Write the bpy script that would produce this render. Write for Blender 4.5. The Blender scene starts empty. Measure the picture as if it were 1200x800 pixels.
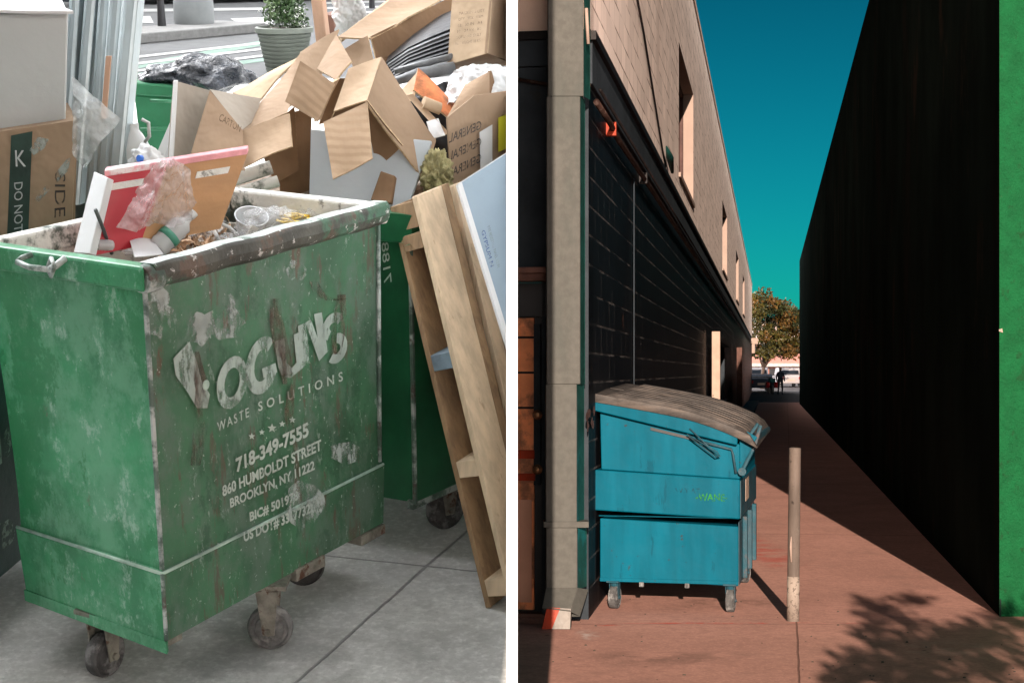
import bpy, bmesh, math, random
from mathutils import Vector, Matrix, noise
R=math.radians; random.seed(7)
S=bpy.context.scene; COL=S.collection
V=Vector
# ---------------------------------------------------------------- frames
CAMH=1.67; F=1860.0; T=R(16.36); H=1.95
CAM=V((0,0,CAMH))
# left place: a street climbing away from the camera; local x,y on its ground, z up from it
ML=Matrix.Translation(CAM)@Matrix.Rotation(T,4,'X')@Matrix.Translation((0,0,-H))
I4=Matrix.Identity(4)
# alley building frame: x along the alley, y into the left building (negative = alley), z up
DIR=V((.1624,1,0)).normalized()
def alley(o):
    x=DIR; z=V((0,0,1)); y=z.cross(x)
    m=Matrix((x,y,z)).transposed().to_4x4(); m.translation=V(o); return m
def Lp(px,py,w=None,v=None,u=None):
    X=(px-600)/F; Y=(436-py)/F
    d=V((X,math.cos(T)+math.sin(T)*Y,-math.sin(T)+math.cos(T)*Y))
    if w is not None: k=(w-H)/d.z
    elif v is not None: k=v/d.y
    else: k=u/d.x
    return V((0,0,H))+d*k
def Rp(px,py,y): return V(((px-600)/F*y, y, CAMH+(436-py)/F*y))
def Lplane(px,py,p,n):
    X=(px-600)/F; Y=(436-py)/F
    d=V((X,math.cos(T)+math.sin(T)*Y,-math.sin(T)+math.cos(T)*Y)); c=V((0,0,H))
    return c+d*((p-c).dot(n)/d.dot(n))
# ---------------------------------------------------------------- materials
MATS={}
def mat(name,base,rough=.7,metal=0,var=.25,scale=4,bump=.15,bscale=60,bdist=.01,layers=(),alpha=None,alpha_noise=None,spec=.5,stretch=(1,1,1),trans=0,wave=None,big=None,emit=None):
    if name in MATS: return MATS[name]
    m=bpy.data.materials.new(name); m.use_nodes=True; MATS[name]=m
    nt=m.node_tree; N=nt.nodes; Lk=nt.links; b=N['Principled BSDF']
    tc=N.new('ShaderNodeTexCoord').outputs['Object']
    def nz(sc,detail=6,st=(1,1,1),rg=.6,off=0):
        mp=N.new('ShaderNodeMapping'); mp.inputs['Scale'].default_value=st; mp.inputs['Location'].default_value=(off,off*1.7,off*.6)
        Lk.new(tc,mp.inputs['Vector']); n=N.new('ShaderNodeTexNoise'); n.inputs['Scale'].default_value=sc
        n.inputs['Detail'].default_value=detail; n.inputs['Roughness'].default_value=rg
        Lk.new(mp.outputs[0],n.inputs['Vector']); return n.outputs['Fac']
    def ramp(s,lo,hi):
        r=N.new('ShaderNodeMapRange'); r.interpolation_type='SMOOTHSTEP'; r.inputs['From Min'].default_value=lo; r.inputs['From Max'].default_value=hi
        Lk.new(s,r.inputs['Value']); return r.outputs[0]
    def mix(f,a,c):
        x=N.new('ShaderNodeMix'); x.data_type='RGBA'
        if hasattr(f,'links'): Lk.new(f,x.inputs[0])
        else: x.inputs[0].default_value=f
        for s,i in ((a,6),(c,7)):
            if hasattr(s,'links'): Lk.new(s,x.inputs[i])
            else: x.inputs[i].default_value=tuple(s[:3])+(1,)
        return x.outputs[2]
    dk=tuple(c*(1-var) for c in base); lt=tuple(min(1,c*(1+var)) for c in base)
    col=mix(ramp(nz(scale,8,stretch),.3,.7),dk,lt)
    hs=[]
    for i,ly in enumerate(layers):
        c,sc,lo,hi=ly[:4]; st=ly[4] if len(ly)>4 else (1,1,1); amt=ly[5] if len(ly)>5 else 1; rg=ly[6] if len(ly)>6 else .65
        f=ramp(nz(sc,9,st,rg,off=3.1*i+1),lo,hi)
        if amt!=1:
            q=N.new('ShaderNodeMath'); q.operation='MULTIPLY'; Lk.new(f,q.inputs[0]); q.inputs[1].default_value=amt; f=q.outputs[0]
        col=mix(f,col,c); hs.append(f)
    if wave:
        w=N.new('ShaderNodeTexWave'); w.bands_direction=wave[0]; w.inputs['Scale'].default_value=wave[1]; w.inputs['Distortion'].default_value=wave[2]; w.inputs['Detail'].default_value=3
        Lk.new(tc,w.inputs['Vector']); col=mix(ramp(w.outputs['Fac'],.2,.9),col,tuple(wave[3]))
    Lk.new(col,b.inputs['Base Color'])
    b.inputs['Roughness'].default_value=rough; b.inputs['Metallic'].default_value=metal
    b.inputs['Specular IOR Level'].default_value=spec
    rr=N.new('ShaderNodeMapRange'); Lk.new(nz(scale*5,5,off=9),rr.inputs[0]); rr.inputs[3].default_value=max(.03,rough-.15); rr.inputs[4].default_value=min(1,rough+.15); Lk.new(rr.outputs[0],b.inputs['Roughness'])
    if bump:
        bp=N.new('ShaderNodeBump'); bp.inputs['Strength'].default_value=bump; bp.inputs['Distance'].default_value=bdist
        Lk.new(nz(bscale,8),bp.inputs['Height']); last=bp
        if big:
            b2=N.new('ShaderNodeBump'); b2.inputs['Strength'].default_value=big[1]; b2.inputs['Distance'].default_value=big[2]
            Lk.new(nz(big[0],3,rg=.5),b2.inputs['Height']); Lk.new(bp.outputs[0],b2.inputs['Normal']); last=b2
        Lk.new(last.outputs[0],b.inputs['Normal'])
    if alpha is not None or alpha_noise:
        if alpha_noise:
            f=ramp(nz(alpha_noise[0],9,alpha_noise[3] if len(alpha_noise)>3 else (1,1,1),.7),alpha_noise[1],alpha_noise[2])
            q=N.new('ShaderNodeMath'); q.operation='MULTIPLY'; Lk.new(f,q.inputs[0]); q.inputs[1].default_value=alpha if alpha is not None else 1; Lk.new(q.outputs[0],b.inputs['Alpha'])
        else: b.inputs['Alpha'].default_value=alpha
    if trans: b.inputs['Transmission Weight'].default_value=trans
    if emit: b.inputs['Emission Color'].default_value=emit+(1,); b.inputs['Emission Strength'].default_value=1
    return m
WHITE=(.75,.76,.76); RUST=(.10,.045,.025)
M={}
M['green']=mat('worn_green_paint',(.026,.20,.085),.45,0,.35,3,.35,35,.004,layers=[((.12,.33,.20),6,.44,.60,(1,1,.7),.6,.75),((.36,.50,.43),15,.54,.64,(1,1,.6),.5,.8),((.008,.16,.052),2.7,.53,.57,(1,1,.6),.8,.75),((.12,.08,.06),11,.66,.72,(1,1,.6),.7),((.50,.58,.54),90,.66,.72,(1,1,1),.5)],big=(5,.5,.02))
M['green_side']=mat('worn_shaded_green_paint',(.034,.118,.058),.5,0,.35,3,.3,40,.004,layers=[((.09,.14,.11),6,.45,.60,(1,1,.6),.7,.75),((.012,.065,.028),3,.54,.58,(1,1,.6),.6,.75),((.085,.060,.040),7,.56,.61,(2.0,2.0,.35),.75,.75),((.30,.36,.33),30,.58,.64,(1,1,.45),.5,.8),(RUST,9,.62,.69,(1.5,1.5,.45),.8),((.5,.55,.52),80,.63,.70,(1,1,1),.7)],big=(4,.5,.02))  # same green darkened as shade on the lettered side; scuffs and rust are wear
M['rim']=mat('scuffed_rim_metal',(.075,.12,.095),.45,.1,.4,9,.4,70,.004,layers=[((.46,.50,.49),11,.47,.60,(1,1,1),.8),((.07,.05,.04),15,.56,.66,(1,1,1),.9),((.6,.62,.6),40,.66,.74)])
M['rim_top']=mat('scraped_rim_top',(.42,.48,.46),.5,0,.2,9,.4,70,.004,layers=[((.10,.15,.12),10,.55,.62),((.65,.66,.65),30,.55,.62)])
M['rim_side']=mat('grimy_rim_side',(.060,.062,.050),.55,0,.4,9,.5,70,.004,layers=[((.05,.13,.08),5,.52,.6),((.10,.07,.05),8,.54,.6),((.5,.5,.48),34,.60,.64)])
M['weld']=mat('scraped_weld_edge',(.30,.42,.36),.5,0,.4,12,.4,80,.003)
M['splash']=mat('plaster_splashed_interior',(.62,.62,.58),.7,0,.15,5,.5,30,.01,layers=[((.08,.10,.08),5,.55,.62),((.22,.22,.2),18,.6,.68)])
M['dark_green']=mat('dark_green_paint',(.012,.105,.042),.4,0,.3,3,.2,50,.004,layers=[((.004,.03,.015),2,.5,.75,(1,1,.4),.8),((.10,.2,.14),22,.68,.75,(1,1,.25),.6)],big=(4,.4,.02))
M['dark_teal']=mat('dark_teal_paint',(.010,.035,.032),.45,0,.3,3,.2,50)
M['bin_green']=mat('green_bin_plastic',(.02,.16,.07),.45,0,.15,5,.1,60)
M['stencil']=mat('worn_stencil_paint',(.40,.48,.43),.6,0,.15,8,.1,60,alpha=.85,alpha_noise=(60,.30,.44,(1,1,.6)))
M['ghost']=mat('faded_logo_paint',(.36,.45,.41),.6,0,.2,8,.1,60,alpha=.78,alpha_noise=(13,.36,.52,(1,1,.5)),layers=[((.1,.16,.12),30,.6,.7,(1,1,.3))])
M['scuff']=mat('scuffed_bare_patch',(.38,.44,.42),.6,0,.2,8,.1,60,alpha=.7,alpha_noise=(16,.42,.58,(1,1,.6)))
M['rust_streak']=mat('rust_streak',(.085,.050,.033),.8,0,.4,12,.3,60,alpha=.7,alpha_noise=(30,.38,.62,(1,1,.3)))
M['ghost_dim']=mat('faint_sprayed_mark',(.26,.34,.3),.6,0,.2,8,0,alpha=.8,alpha_noise=(30,.35,.6))
M['steel']=mat('galvanised_steel',(.40,.47,.50),.38,.45,.2,6,.15,30,.004,stretch=(1,1,.15))
M['steel_dark']=mat('dull_steel',(.10,.12,.12),.5,.4,.3,6,.2,30)
M['caster_fork']=mat('grimy_caster_steel',(.20,.19,.16),.6,.4,.4,20,.4,90,layers=[(RUST,20,.55,.65)])
M['rubber']=mat('worn_rubber',(.05,.05,.05),.85,0,.4,20,.4,90,layers=[((.17,.17,.17),18,.5,.65)])
M['rubber_l']=mat('dusty_grey_rubber',(.13,.13,.13),.85,0,.4,20,.4,90,layers=[((.24,.24,.23),14,.48,.62)])
def card(n,c,w=None): M[n]=mat('cardboard_'+n,c,.85,0,.09,3,.2,25,.003,layers=[((c[0]*.72,c[1]*.7,c[2]*.66),2.2,.55,.8,(1,1,1),.5),((c[0]*1.2,c[1]*1.2,c[2]*1.2),30,.66,.74,(1,1,1),.4)],big=(7,.7,.03),wave=w,spec=.2)
card('mid',(.33,.235,.16)); card('light',(.52,.385,.27)); card('dark',(.19,.115,.065)); card('ribbed2',(.50,.365,.25),('Z',14,3.0,(.45,.32,.215))); card('ribbed',(.43,.31,.21),('DIAGONAL',16,2.0,(.38,.27,.18))); card('orange',(.17,.105,.065)); card('pale',(.46,.345,.235)); card('grey',(.36,.325,.28))  # light and dark boards paint lit flaps and shaded inner sides of cartons
M['edge']=mat('corrugated_cut_edge',(.50,.36,.22),.9,0,.3,60,.4,120)
M['crinkle']=mat('crinkled_clear_plastic',(.66,.68,.69),.12,0,.05,4,.9,22,.03,alpha=.28)
M['tape']=mat('printed_dark_tape',(.022,.05,.038),.35,0,.3,8,.2,30,layers=[((.45,.42,.36),12,.66,.72)])
M['ink']=mat('dark_ink',(.035,.03,.03),.7,0,.1,5,0,alpha=.85,alpha_noise=(45,.35,.5))
M['ink_soft']=mat('faint_brown_ink',(.19,.13,.08),.7,0,.1,5,0,alpha=.8,alpha_noise=(60,.35,.55))
M['white_pl']=mat('white_plastic',(.62,.64,.65),.4,0,.05,3,.1,20,.01)
M['white_bin']=mat('grey_white_panel',(.46,.49,.49),.55,0,.06,1.5,.15,6,.02,layers=[((.42,.44,.43),5,.6,.75,(1,1,.3),.5)])
M['white']=mat('white_board',(.64,.65,.66),.6,0,.05,3,.1,20)
M['foam']=mat('pale_foam_board',(.42,.46,.49),.6,0,.05,2,.1,20,layers=[((.38,.41,.43),4,.6,.8,(1,1,1),.4)])
M['gypsum']=mat('blue_grey_gypsum_board',(.27,.35,.42),.75,0,.06,2,.1,60,layers=[((.22,.28,.33),5,.58,.8)])
M['wood']=mat('pale_pallet_wood',(.62,.48,.33),.75,0,.18,4,.25,40,.004,stretch=(6,6,.6),layers=[((.30,.20,.12),9,.6,.72,(4,4,.5),.6),((.16,.10,.06),30,.72,.76,(1,1,1),.8)])
M['wood2']=mat('brown_pallet_wood',(.31,.20,.11),.8,0,.25,4,.3,40,.004,stretch=(6,6,.6),layers=[((.17,.10,.06),7,.5,.7,(4,4,.5),.7)])
M['wood_blue']=mat('blue_stained_wood',(.16,.22,.27),.8,0,.3,10,.2,40)
M['ply']=mat('brown_plywood',(.42,.235,.11),.7,0,.15,3,.15,30,stretch=(1,1,4),layers=[((.2,.1,.05),8,.62,.72,(3,3,.4),.6)])
M['red']=mat('red_laminate',(.42,.010,.025),.4,0,.1,3,.05,30)
M['pink']=mat('pink_scraped_edge',(.68,.30,.33),.6,0,.2,14,.1,30,layers=[((.75,.7,.7),10,.5,.6)])
M['film']=mat('clear_plastic_film',(.62,.66,.66),.2,0,.05,3,.9,14,.03,alpha=.45,big=(9,.8,.03))
M['film_pink']=mat('milky_plastic_film',(.70,.66,.66),.2,0,.08,5,1,18,.03,alpha=.42,big=(11,.8,.03))
M['bottle']=mat('clear_bottle_plastic',(.60,.63,.65),.12,0,.03,3,.4,25,.01,alpha=.72)
M['label_g']=mat('green_bottle_label',(.06,.26,.18),.4,0,.1,9,0)
M['blue']=mat('blue_cap',(.03,.15,.6),.4,0,.05,3,0)
M['yellow']=mat('yellow_cable',(.75,.52,.03),.4,0,.05,3,0)
M['sticker_y']=mat('yellow_label',(.62,.60,.03),.5,0,.05,3,0)
M['debris']=mat('mixed_debris',(.24,.18,.13),.9,0,.4,22,.8,40,.02,layers=[((.5,.46,.42),25,.56,.64),((.06,.05,.04),14,.58,.68)])
M['shaving']=mat('wood_shaving',(.40,.27,.17),.8,0,.3,12,.1,30)
M['bag']=mat('black_bin_bag',(.018,.022,.03),.22,0,.3,5,.9,16,.03,big=(8,1,.05),layers=[((.20,.24,.32),3,.55,.75,(1,1,1),.5)])
M['blackroll']=mat('black_rubber_sheet',(.02,.022,.026),.4,0,.2,6,.2,30,layers=[((.12,.13,.15),12,.6,.75)])
M['grey_pl']=mat('grey_plastic_wrap',(.15,.16,.17),.4,0,.3,9,.4,20)
M['fluff']=mat('yellow_insulation',(.33,.30,.15),.95,0,.4,25,.8,40,.02)
M['asphalt_far']=mat('dark_asphalt',(.05,.045,.045),.9,spec=.05)
M['asphalt']=mat('asphalt',(.060,.062,.064),.85,0,.12,1.2,.3,150,.004)
M['mint']=mat('mint_bike_lane',(.10,.16,.13),.8,0,.1,2,.1,100,layers=[((.08,.09,.088),9,.58,.7)])
M['roadwhite']=mat('white_road_paint',(.27,.275,.27),.7,0,.08,4,.1,100,layers=[((.1,.1,.1),9,.6,.7)])
M['kerb']=mat('granite_kerb',(.13,.13,.127),.8,0,.15,9,.3,90)
M['stonegrey']=mat('pale_cast_concrete',(.15,.16,.162),.8,0,.08,3,.2,60)
M['planter']=mat('sage_planter',(.11,.125,.105),.6,0,.1,4,.1,60)
M['soil']=mat('dark_soil',(.05,.035,.025),.9)
M['leaf']=mat('planter_leaf',(.025,.055,.014),.5,0,.5,9,0)
M['leaf2']=mat('pale_planter_leaf',(.07,.11,.04),.5,0,.4,9,0)
M['flower']=mat('white_flower',(.65,.66,.62),.6,0,.1,9,0)
M['brownpot']=mat('brown_timber_box',(.14,.06,.035),.6,0,.3,9,.2,50)
M['black']=mat('black_metal',(.012,.012,.014),.45,.2,.2,9,0)
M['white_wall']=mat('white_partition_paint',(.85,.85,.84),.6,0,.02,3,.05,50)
M['dark_wall']=mat('dark_partition_side',(.03,.03,.03),.8,0,.1,3,.2,50)  # dark so the added divider wall bounces little light into the alley
M['post_wood']=mat('pinkish_timber',(.52,.33,.23),.75,0,.15,3,.2,30,stretch=(5,5,.5))
# alley
M['teal']=mat('teal_enamel',(.001,.072,.110),.42,0,.16,2.4,.12,30,.003,stretch=(3,3,.4),layers=[((.004,.045,.06),1.8,.55,.8,(3,3,.3),.7),((.006,.09,.12),24,.66,.76,(1,1,.3),.35),((.03,.022,.018),22,.66,.69,(1,1,1),.8),((.001,.035,.055),6,.60,.63,(1.5,1.5,.25),.5)],big=(3.5,.3,.02),spec=.05)
M['teal_old']=mat('scraped_teal_enamel',(.02,.05,.065),.5,0,.3,5,.2,40,layers=[((.10,.06,.05),9,.55,.68,(1,1,.4),.7),((.006,.05,.07),4,.5,.6,(1,1,1),.8)],spec=.12)
M['lid']=mat('sun_bleached_black_lid',(.048,.043,.040),.6,0,.35,6,.35,50,.004,layers=[((.10,.082,.070),4,.45,.65,(.6,3,3),.8),((.015,.012,.01),8,.6,.7,(.5,3,3),.7)],spec=.12)
M['graf_green']=mat('green_graffiti',(.012,.13,.02),.5,0,.2,9,0,alpha=.9,alpha_noise=(40,.36,.5),spec=.12)
M['graf_dark']=mat('dark_graffiti',(.004,.025,.035),.5,0,.2,9,0,alpha=.7,alpha_noise=(40,.4,.55),spec=.12)
M['conc']=None
M['bollard']=mat('weathered_galvanised_pipe',(.10,.078,.065),.6,0,.3,6,.3,50,stretch=(1,1,.3),layers=[((.12,.10,.085),5,.55,.62,(1,1,.5),.8),((.02,.015,.012),14,.62,.7)],spec=.12)
M['chipped']=mat('chipped_white_paint',(.22,.18,.15),.6,0,.1,9,.2,50,alpha=1,alpha_noise=(24,.44,.48),spec=.12)
M['duct']=mat('galvanised_duct',(.068,.067,.060),.7,0,.12,18,.35,170,.002,layers=[((.08,.075,.065),30,.6,.7,(1,1,1),.5),((.045,.05,.045),3,.5,.7,(1,1,.3),.6)],spec=.12)
M['duct_green']=mat('green_painted_duct_side',(.006,.035,.030),.5,0,.3,5,.2,50,layers=[((.006,.07,.075),3,.55,.62,(1,1,.6),.8)],spec=.12)
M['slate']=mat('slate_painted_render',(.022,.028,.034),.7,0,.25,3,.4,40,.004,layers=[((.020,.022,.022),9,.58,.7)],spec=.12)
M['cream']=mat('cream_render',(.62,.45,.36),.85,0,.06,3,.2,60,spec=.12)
M['ledge']=mat('dusty_pink_ledge',(.09,.045,.035),.7,0,.2,8,.2,50,spec=.12)
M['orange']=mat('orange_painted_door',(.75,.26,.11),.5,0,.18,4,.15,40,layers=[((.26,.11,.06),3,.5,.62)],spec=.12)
M['outlet_white']=mat('scuffed_white_outlet',(.13,.115,.10),.6,0,.2,9,.2,50)
M['orange_red']=mat('orange_red_paint',(.27,.028,.008),.5,0,.2,8,.1,40,spec=.12)
M['peach']=mat('peach_painted_panel',(.55,.28,.19),.6,0,.1,3,.1,40,spec=.12)
M['brass']=mat('brass_knob',(.20,.10,.05),.4,.6,.2,8,0,spec=.12)
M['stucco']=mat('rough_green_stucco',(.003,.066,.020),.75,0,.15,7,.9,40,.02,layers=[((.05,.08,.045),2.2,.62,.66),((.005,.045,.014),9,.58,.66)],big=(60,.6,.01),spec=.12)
M['stucco_shade']=mat('shade_painted_side_wall',(.012,.019,.017),.8,0,.3,.7,.5,22,.012,layers=[((.022,.02,.018),.8,.5,.66,(1,1,.5),.7),((.045,.032,.025),1.2,.58,.72,(1,1,.5),.6)],stretch=(1,1,.6),spec=.0)  # green darkened to paint the alley side's shade, with a faint brown glow
M['trim_dark']=mat('black_trim',(.008,.006,.006),.5,0,.3,8,.1,40,layers=[((.05,.02,.015),6,.6,.68)],spec=.12)
M['conduit']=mat('brown_conduit',(.035,.018,.014),.6,.2,.4,8,.1,40,layers=[((.09,.06,.05),7,.55,.65)],spec=.12)
M['jamb']=mat('pale_jamb',(.27,.20,.165),.8,0,.06,3,.1,50,spec=.12)
M['glass']=mat('dark_window_glass',(.02,.02,.022),.12,0,.2,2,0,spec=.12)
M['frame']=mat('brown_window_frame',(.06,.03,.025),.6,spec=.12)
M['pale_post']=mat('pale_downpipe_paint',(.30,.22,.17),.6,0,.1,4,.1,40,layers=[((.12,.08,.06),9,.64,.7)],spec=.12)
M['bark']=mat('tree_bark',(.05,.035,.028),.9,0,.3,9,.5,30,spec=.12)
M['autumn']=mat('autumn_leaf',(.034,.028,.005),.6,0,.5,.9,0,spec=.12)
M['autumn2']=mat('dark_autumn_leaf',(.013,.015,.004),.6,0,.5,.9,0,spec=.12)
M['autumn3']=mat('rust_leaf',(.05,.025,.005),.6,0,.4,.9,0,spec=.12)
M['pinkwall']=mat('pink_render',(.22,.10,.082),.85,0,.06,1,.1,40,spec=.12)
M['roofpale']=mat('pale_parapet',(.26,.20,.18),.8,spec=.12)
M['car_white']=mat('white_car_paint',(.20,.18,.18),.35,0,.03,3,0,spec=.12)
M['car_dark']=mat('dark_car_paint',(.015,.02,.03),.35,0,.1,3,0,spec=.12)
M['car_glass']=mat('car_glass',(.01,.012,.015),.15,spec=.12)
M['car_red']=mat('red_lamp',(.2,.01,.01),.3,spec=.12)
M['moto_teal']=mat('teal_fairing',(.01,.06,.06),.4,spec=.12)
M['skin']=mat('skin',(.18,.09,.06),.6,0,.05,3,0,spec=.12)
M['cloth']=mat('dark_clothing',(.012,.014,.02),.9,spec=.12)
M['pale_stucco']=mat('pale_blocker_render',(.35,.34,.32),.85,spec=.12)

def block_mat(name,base,mortar,rough,mamt,bump,layers=()):
    m=bpy.data.materials.new(name); m.use_nodes=True; nt=m.node_tree; N=nt.nodes; L=nt.links; b=N['Principled BSDF']
    tc=N.new('ShaderNodeTexCoord'); sx=N.new('ShaderNodeSeparateXYZ'); L.new(tc.outputs['Object'],sx.inputs[0])
    ad=N.new('ShaderNodeMath'); L.new(sx.outputs['X'],ad.inputs[0]); L.new(sx.outputs['Y'],ad.inputs[1])
    cb=N.new('ShaderNodeCombineXYZ'); L.new(ad.outputs[0],cb.inputs[0]); L.new(sx.outputs['Z'],cb.inputs[1])
    br=N.new('ShaderNodeTexBrick'); L.new(cb.outputs[0],br.inputs['Vector']); br.inputs['Scale'].default_value=1
    br.inputs['Brick Width'].default_value=.4; br.inputs['Row Height'].default_value=.2; br.inputs['Mortar Size'].default_value=.009; br.inputs['Mortar Smooth'].default_value=.3
    br.inputs['Color1'].default_value=(0,0,0,1); br.inputs['Color2'].default_value=(1,1,1,1); br.inputs['Mortar'].default_value=(.5,.5,.5,1)
    def nz(sc,off=0,st=(1,1,1)):
        mp=N.new('ShaderNodeMapping'); mp.inputs['Location'].default_value=(off,off,off); mp.inputs['Scale'].default_value=st; L.new(tc.outputs['Object'],mp.inputs[0])
        n=N.new('ShaderNodeTexNoise'); n.inputs['Scale'].default_value=sc; n.inputs['Detail'].default_value=8; L.new(mp.outputs[0],n.inputs['Vector']); return n.outputs['Fac']
    def rg(s,a,c):
        r=N.new('ShaderNodeMapRange'); r.interpolation_type='SMOOTHSTEP'; r.inputs[1].default_value=a; r.inputs[2].default_value=c; L.new(s,r.inputs[0]); return r.outputs[0]
    def mul(a,c):
        q=N.new('ShaderNodeMath'); q.operation='MULTIPLY'
        for s,i in ((a,0),(c,1)):
            if hasattr(s,'links'): L.new(s,q.inputs[i])
            else: q.inputs[i].default_value=s
        return q.outputs[0]
    def mix(f,a,c):
        x=N.new('ShaderNodeMix'); x.data_type='RGBA'
        if hasattr(f,'links'): L.new(f,x.inputs[0])
        else: x.inputs[0].default_value=f
        for s,i in ((a,6),(c,7)):
            if hasattr(s,'links'): L.new(s,x.inputs[i])
            else: x.inputs[i].default_value=tuple(s[:3])+(1,)
        return x.outputs[2]
    bl=N.new('ShaderNodeRGBToBW'); L.new(br.outputs['Color'],bl.inputs[0])
    col=mix(bl.outputs[0],tuple(c*.88 for c in base),tuple(min(.92,c*1.1) for c in base))
    col=mix(mul(rg(nz(1.3,2),.4,.7),.25),col,tuple(c*.7 for c in base))
    for i,(c,sc,lo,hi,st) in enumerate(layers): col=mix(rg(nz(sc,5+i,st),lo,hi),col,c)
    fm=mul(mul(br.outputs['Fac'],rg(nz(2.2,7),.38,.62)),mamt)
    col=mix(fm,col,mortar); L.new(col,b.inputs['Base Color']); b.inputs['Roughness'].default_value=rough; b.inputs['Specular IOR Level'].default_value=.04
    inv=N.new('ShaderNodeMath'); inv.operation='SUBTRACT'; inv.inputs[0].default_value=1; L.new(br.outputs['Fac'],inv.inputs[1])
    b1=N.new('ShaderNodeBump'); b1.inputs['Strength'].default_value=bump; b1.inputs['Distance'].default_value=.006; L.new(inv.outputs[0],b1.inputs['Height'])
    b2=N.new('ShaderNodeBump'); b2.inputs['Strength'].default_value=.25; b2.inputs['Distance'].default_value=.004; L.new(nz(60),b2.inputs['Height']); L.new(b1.outputs[0],b2.inputs['Normal']); L.new(b2.outputs[0],b.inputs['Normal'])
    return m
M['cmu_black']=block_mat('black_painted_blockwork',(.0045,.0065,.009),(.06,.057,.056),.45,1,.7,[((.05,.018,.012),2.2,.68,.74,(1,1,1)),((.035,.035,.035),9,.70,.75,(1,1,.3))])
M['cmu_white']=block_mat('pale_painted_blockwork',(.80,.67,.60),(.26,.18,.15),.85,1,.5,[((.62,.50,.44),1.1,.6,.8,(1,1,.3))])

def concrete(name,base,lines,dirt,stains,bs=120,flecks=True):
    """lines: list of ((nx,ny),c,width,limit_none) groove lines in object xy"""
    m=bpy.data.materials.new(name); m.use_nodes=True; nt=m.node_tree; N=nt.nodes; L=nt.links; b=N['Principled BSDF']
    tc=N.new('ShaderNodeTexCoord').outputs['Object']
    def nz(sc,off=0,detail=9,st=(1,1,1)):
        mp=N.new('ShaderNodeMapping'); mp.inputs['Location'].default_value=(off,off*2,off); mp.inputs['Scale'].default_value=st; L.new(tc,mp.inputs[0])
        n=N.new('ShaderNodeTexNoise'); n.inputs['Scale'].default_value=sc; n.inputs['Detail'].default_value=detail; n.inputs['Roughness'].default_value=.62; L.new(mp.outputs[0],n.inputs['Vector']); return n.outputs['Fac']
    def rg(s,a,c,o0=0,o1=1):
        r=N.new('ShaderNodeMapRange'); r.interpolation_type='SMOOTHSTEP'; r.inputs[1].default_value=a; r.inputs[2].default_value=c; r.inputs[3].default_value=o0; r.inputs[4].default_value=o1; L.new(s,r.inputs[0]); return r.outputs[0]
    def op(o,a,c=None):
        q=N.new('ShaderNodeMath'); q.operation=o
        for s,i in ((a,0),(c,1)):
            if s is None: continue
            if hasattr(s,'links'): L.new(s,q.inputs[i])
            else: q.inputs[i].default_value=s
        return q.outputs[0]
    def mix(f,a,c):
        x=N.new('ShaderNodeMix'); x.data_type='RGBA'
        if hasattr(f,'links'): L.new(f,x.inputs[0])
        else: x.inputs[0].default_value=f
        for s,i in ((a,6),(c,7)):
            if hasattr(s,'links'): L.new(s,x.inputs[i])
            else: x.inputs[i].default_value=tuple(s[:3])+(1,)
        return x.outputs[2]
    s=N.new('ShaderNodeSeparateXYZ'); L.new(tc,s.inputs[0])
    col=mix(rg(nz(1.1),.3,.7),tuple(c*.86 for c in base),tuple(c*1.12 for c in base))
    col=mix(op('MULTIPLY',rg(nz(45,3),.45,.65),.45),col,tuple(c*1.5 for c in base))
    col=mix(op('MULTIPLY',rg(nz(14,13),.44,.62),.4),col,tuple(c*.68 for c in base))
    col=mix(op('MULTIPLY',rg(nz(90,8),.55,.68),.5),col,tuple(c*.6 for c in base))
    col=mix(op('MULTIPLY',rg(nz(2.3,5),.52,.72),.5),col,dirt)
    if flecks:
        vo=N.new('ShaderNodeTexVoronoi'); vo.inputs['Scale'].default_value=5; L.new(tc,vo.inputs['Vector'])
        f=op('MULTIPLY',rg(vo.outputs['Distance'],.10,.04,0,1),rg(nz(1.7,11),.5,.6)); col=mix(f,col,tuple(c*.25 for c in base))
    for (fx,fy,rad,amt,c,sc) in stains:   # blotches centred on a place of the ground
        dx=op('SUBTRACT',s.outputs[0],fx); dy=op('SUBTRACT',s.outputs[1],fy)
        d=op('SQRT',op('ADD',op('MULTIPLY',op('MULTIPLY',dx,dx),1/rad[0]**2),op('MULTIPLY',op('MULTIPLY',dy,dy),1/rad[1]**2)))
        f=op('MULTIPLY',op('MULTIPLY',rg(d,1,.2),rg(nz(sc,fx),.42,.6)),amt); col=mix(f,col,c)
    tot=None; wob=op('MULTIPLY',op('SUBTRACT',nz(3,4),.5),.02)
    for (nx,ny,c,w) in lines:
        d=op('ABSOLUTE',op('ADD',op('ADD',op('ADD',op('MULTIPLY',s.outputs[0],nx),op('MULTIPLY',s.outputs[1],ny)),-c),wob))
        f=rg(d,w,w*.35); tot=f if tot is None else op('MAXIMUM',tot,f)
    if tot is not None: col=mix(op('MULTIPLY',tot,.72),col,tuple(c*.3 for c in base))
    L.new(col,b.inputs['Base Color']); b.inputs['Roughness'].default_value=.85; b.inputs['Specular IOR Level'].default_value=.12
    b1=N.new('ShaderNodeBump'); b1.inputs['Strength'].default_value=.35; b1.inputs['Distance'].default_value=.004; L.new(nz(bs),b1.inputs['Height'])
    b2=N.new('ShaderNodeBump'); b2.inputs['Strength'].default_value=.6; b2.inputs['Distance'].default_value=.01; b2.invert=True
    if tot is not None: L.new(tot,b2.inputs['Height'])
    L.new(b1.outputs[0],b2.inputs['Normal']); L.new(b2.outputs[0],b.inputs['Normal'])
    return m
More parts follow.
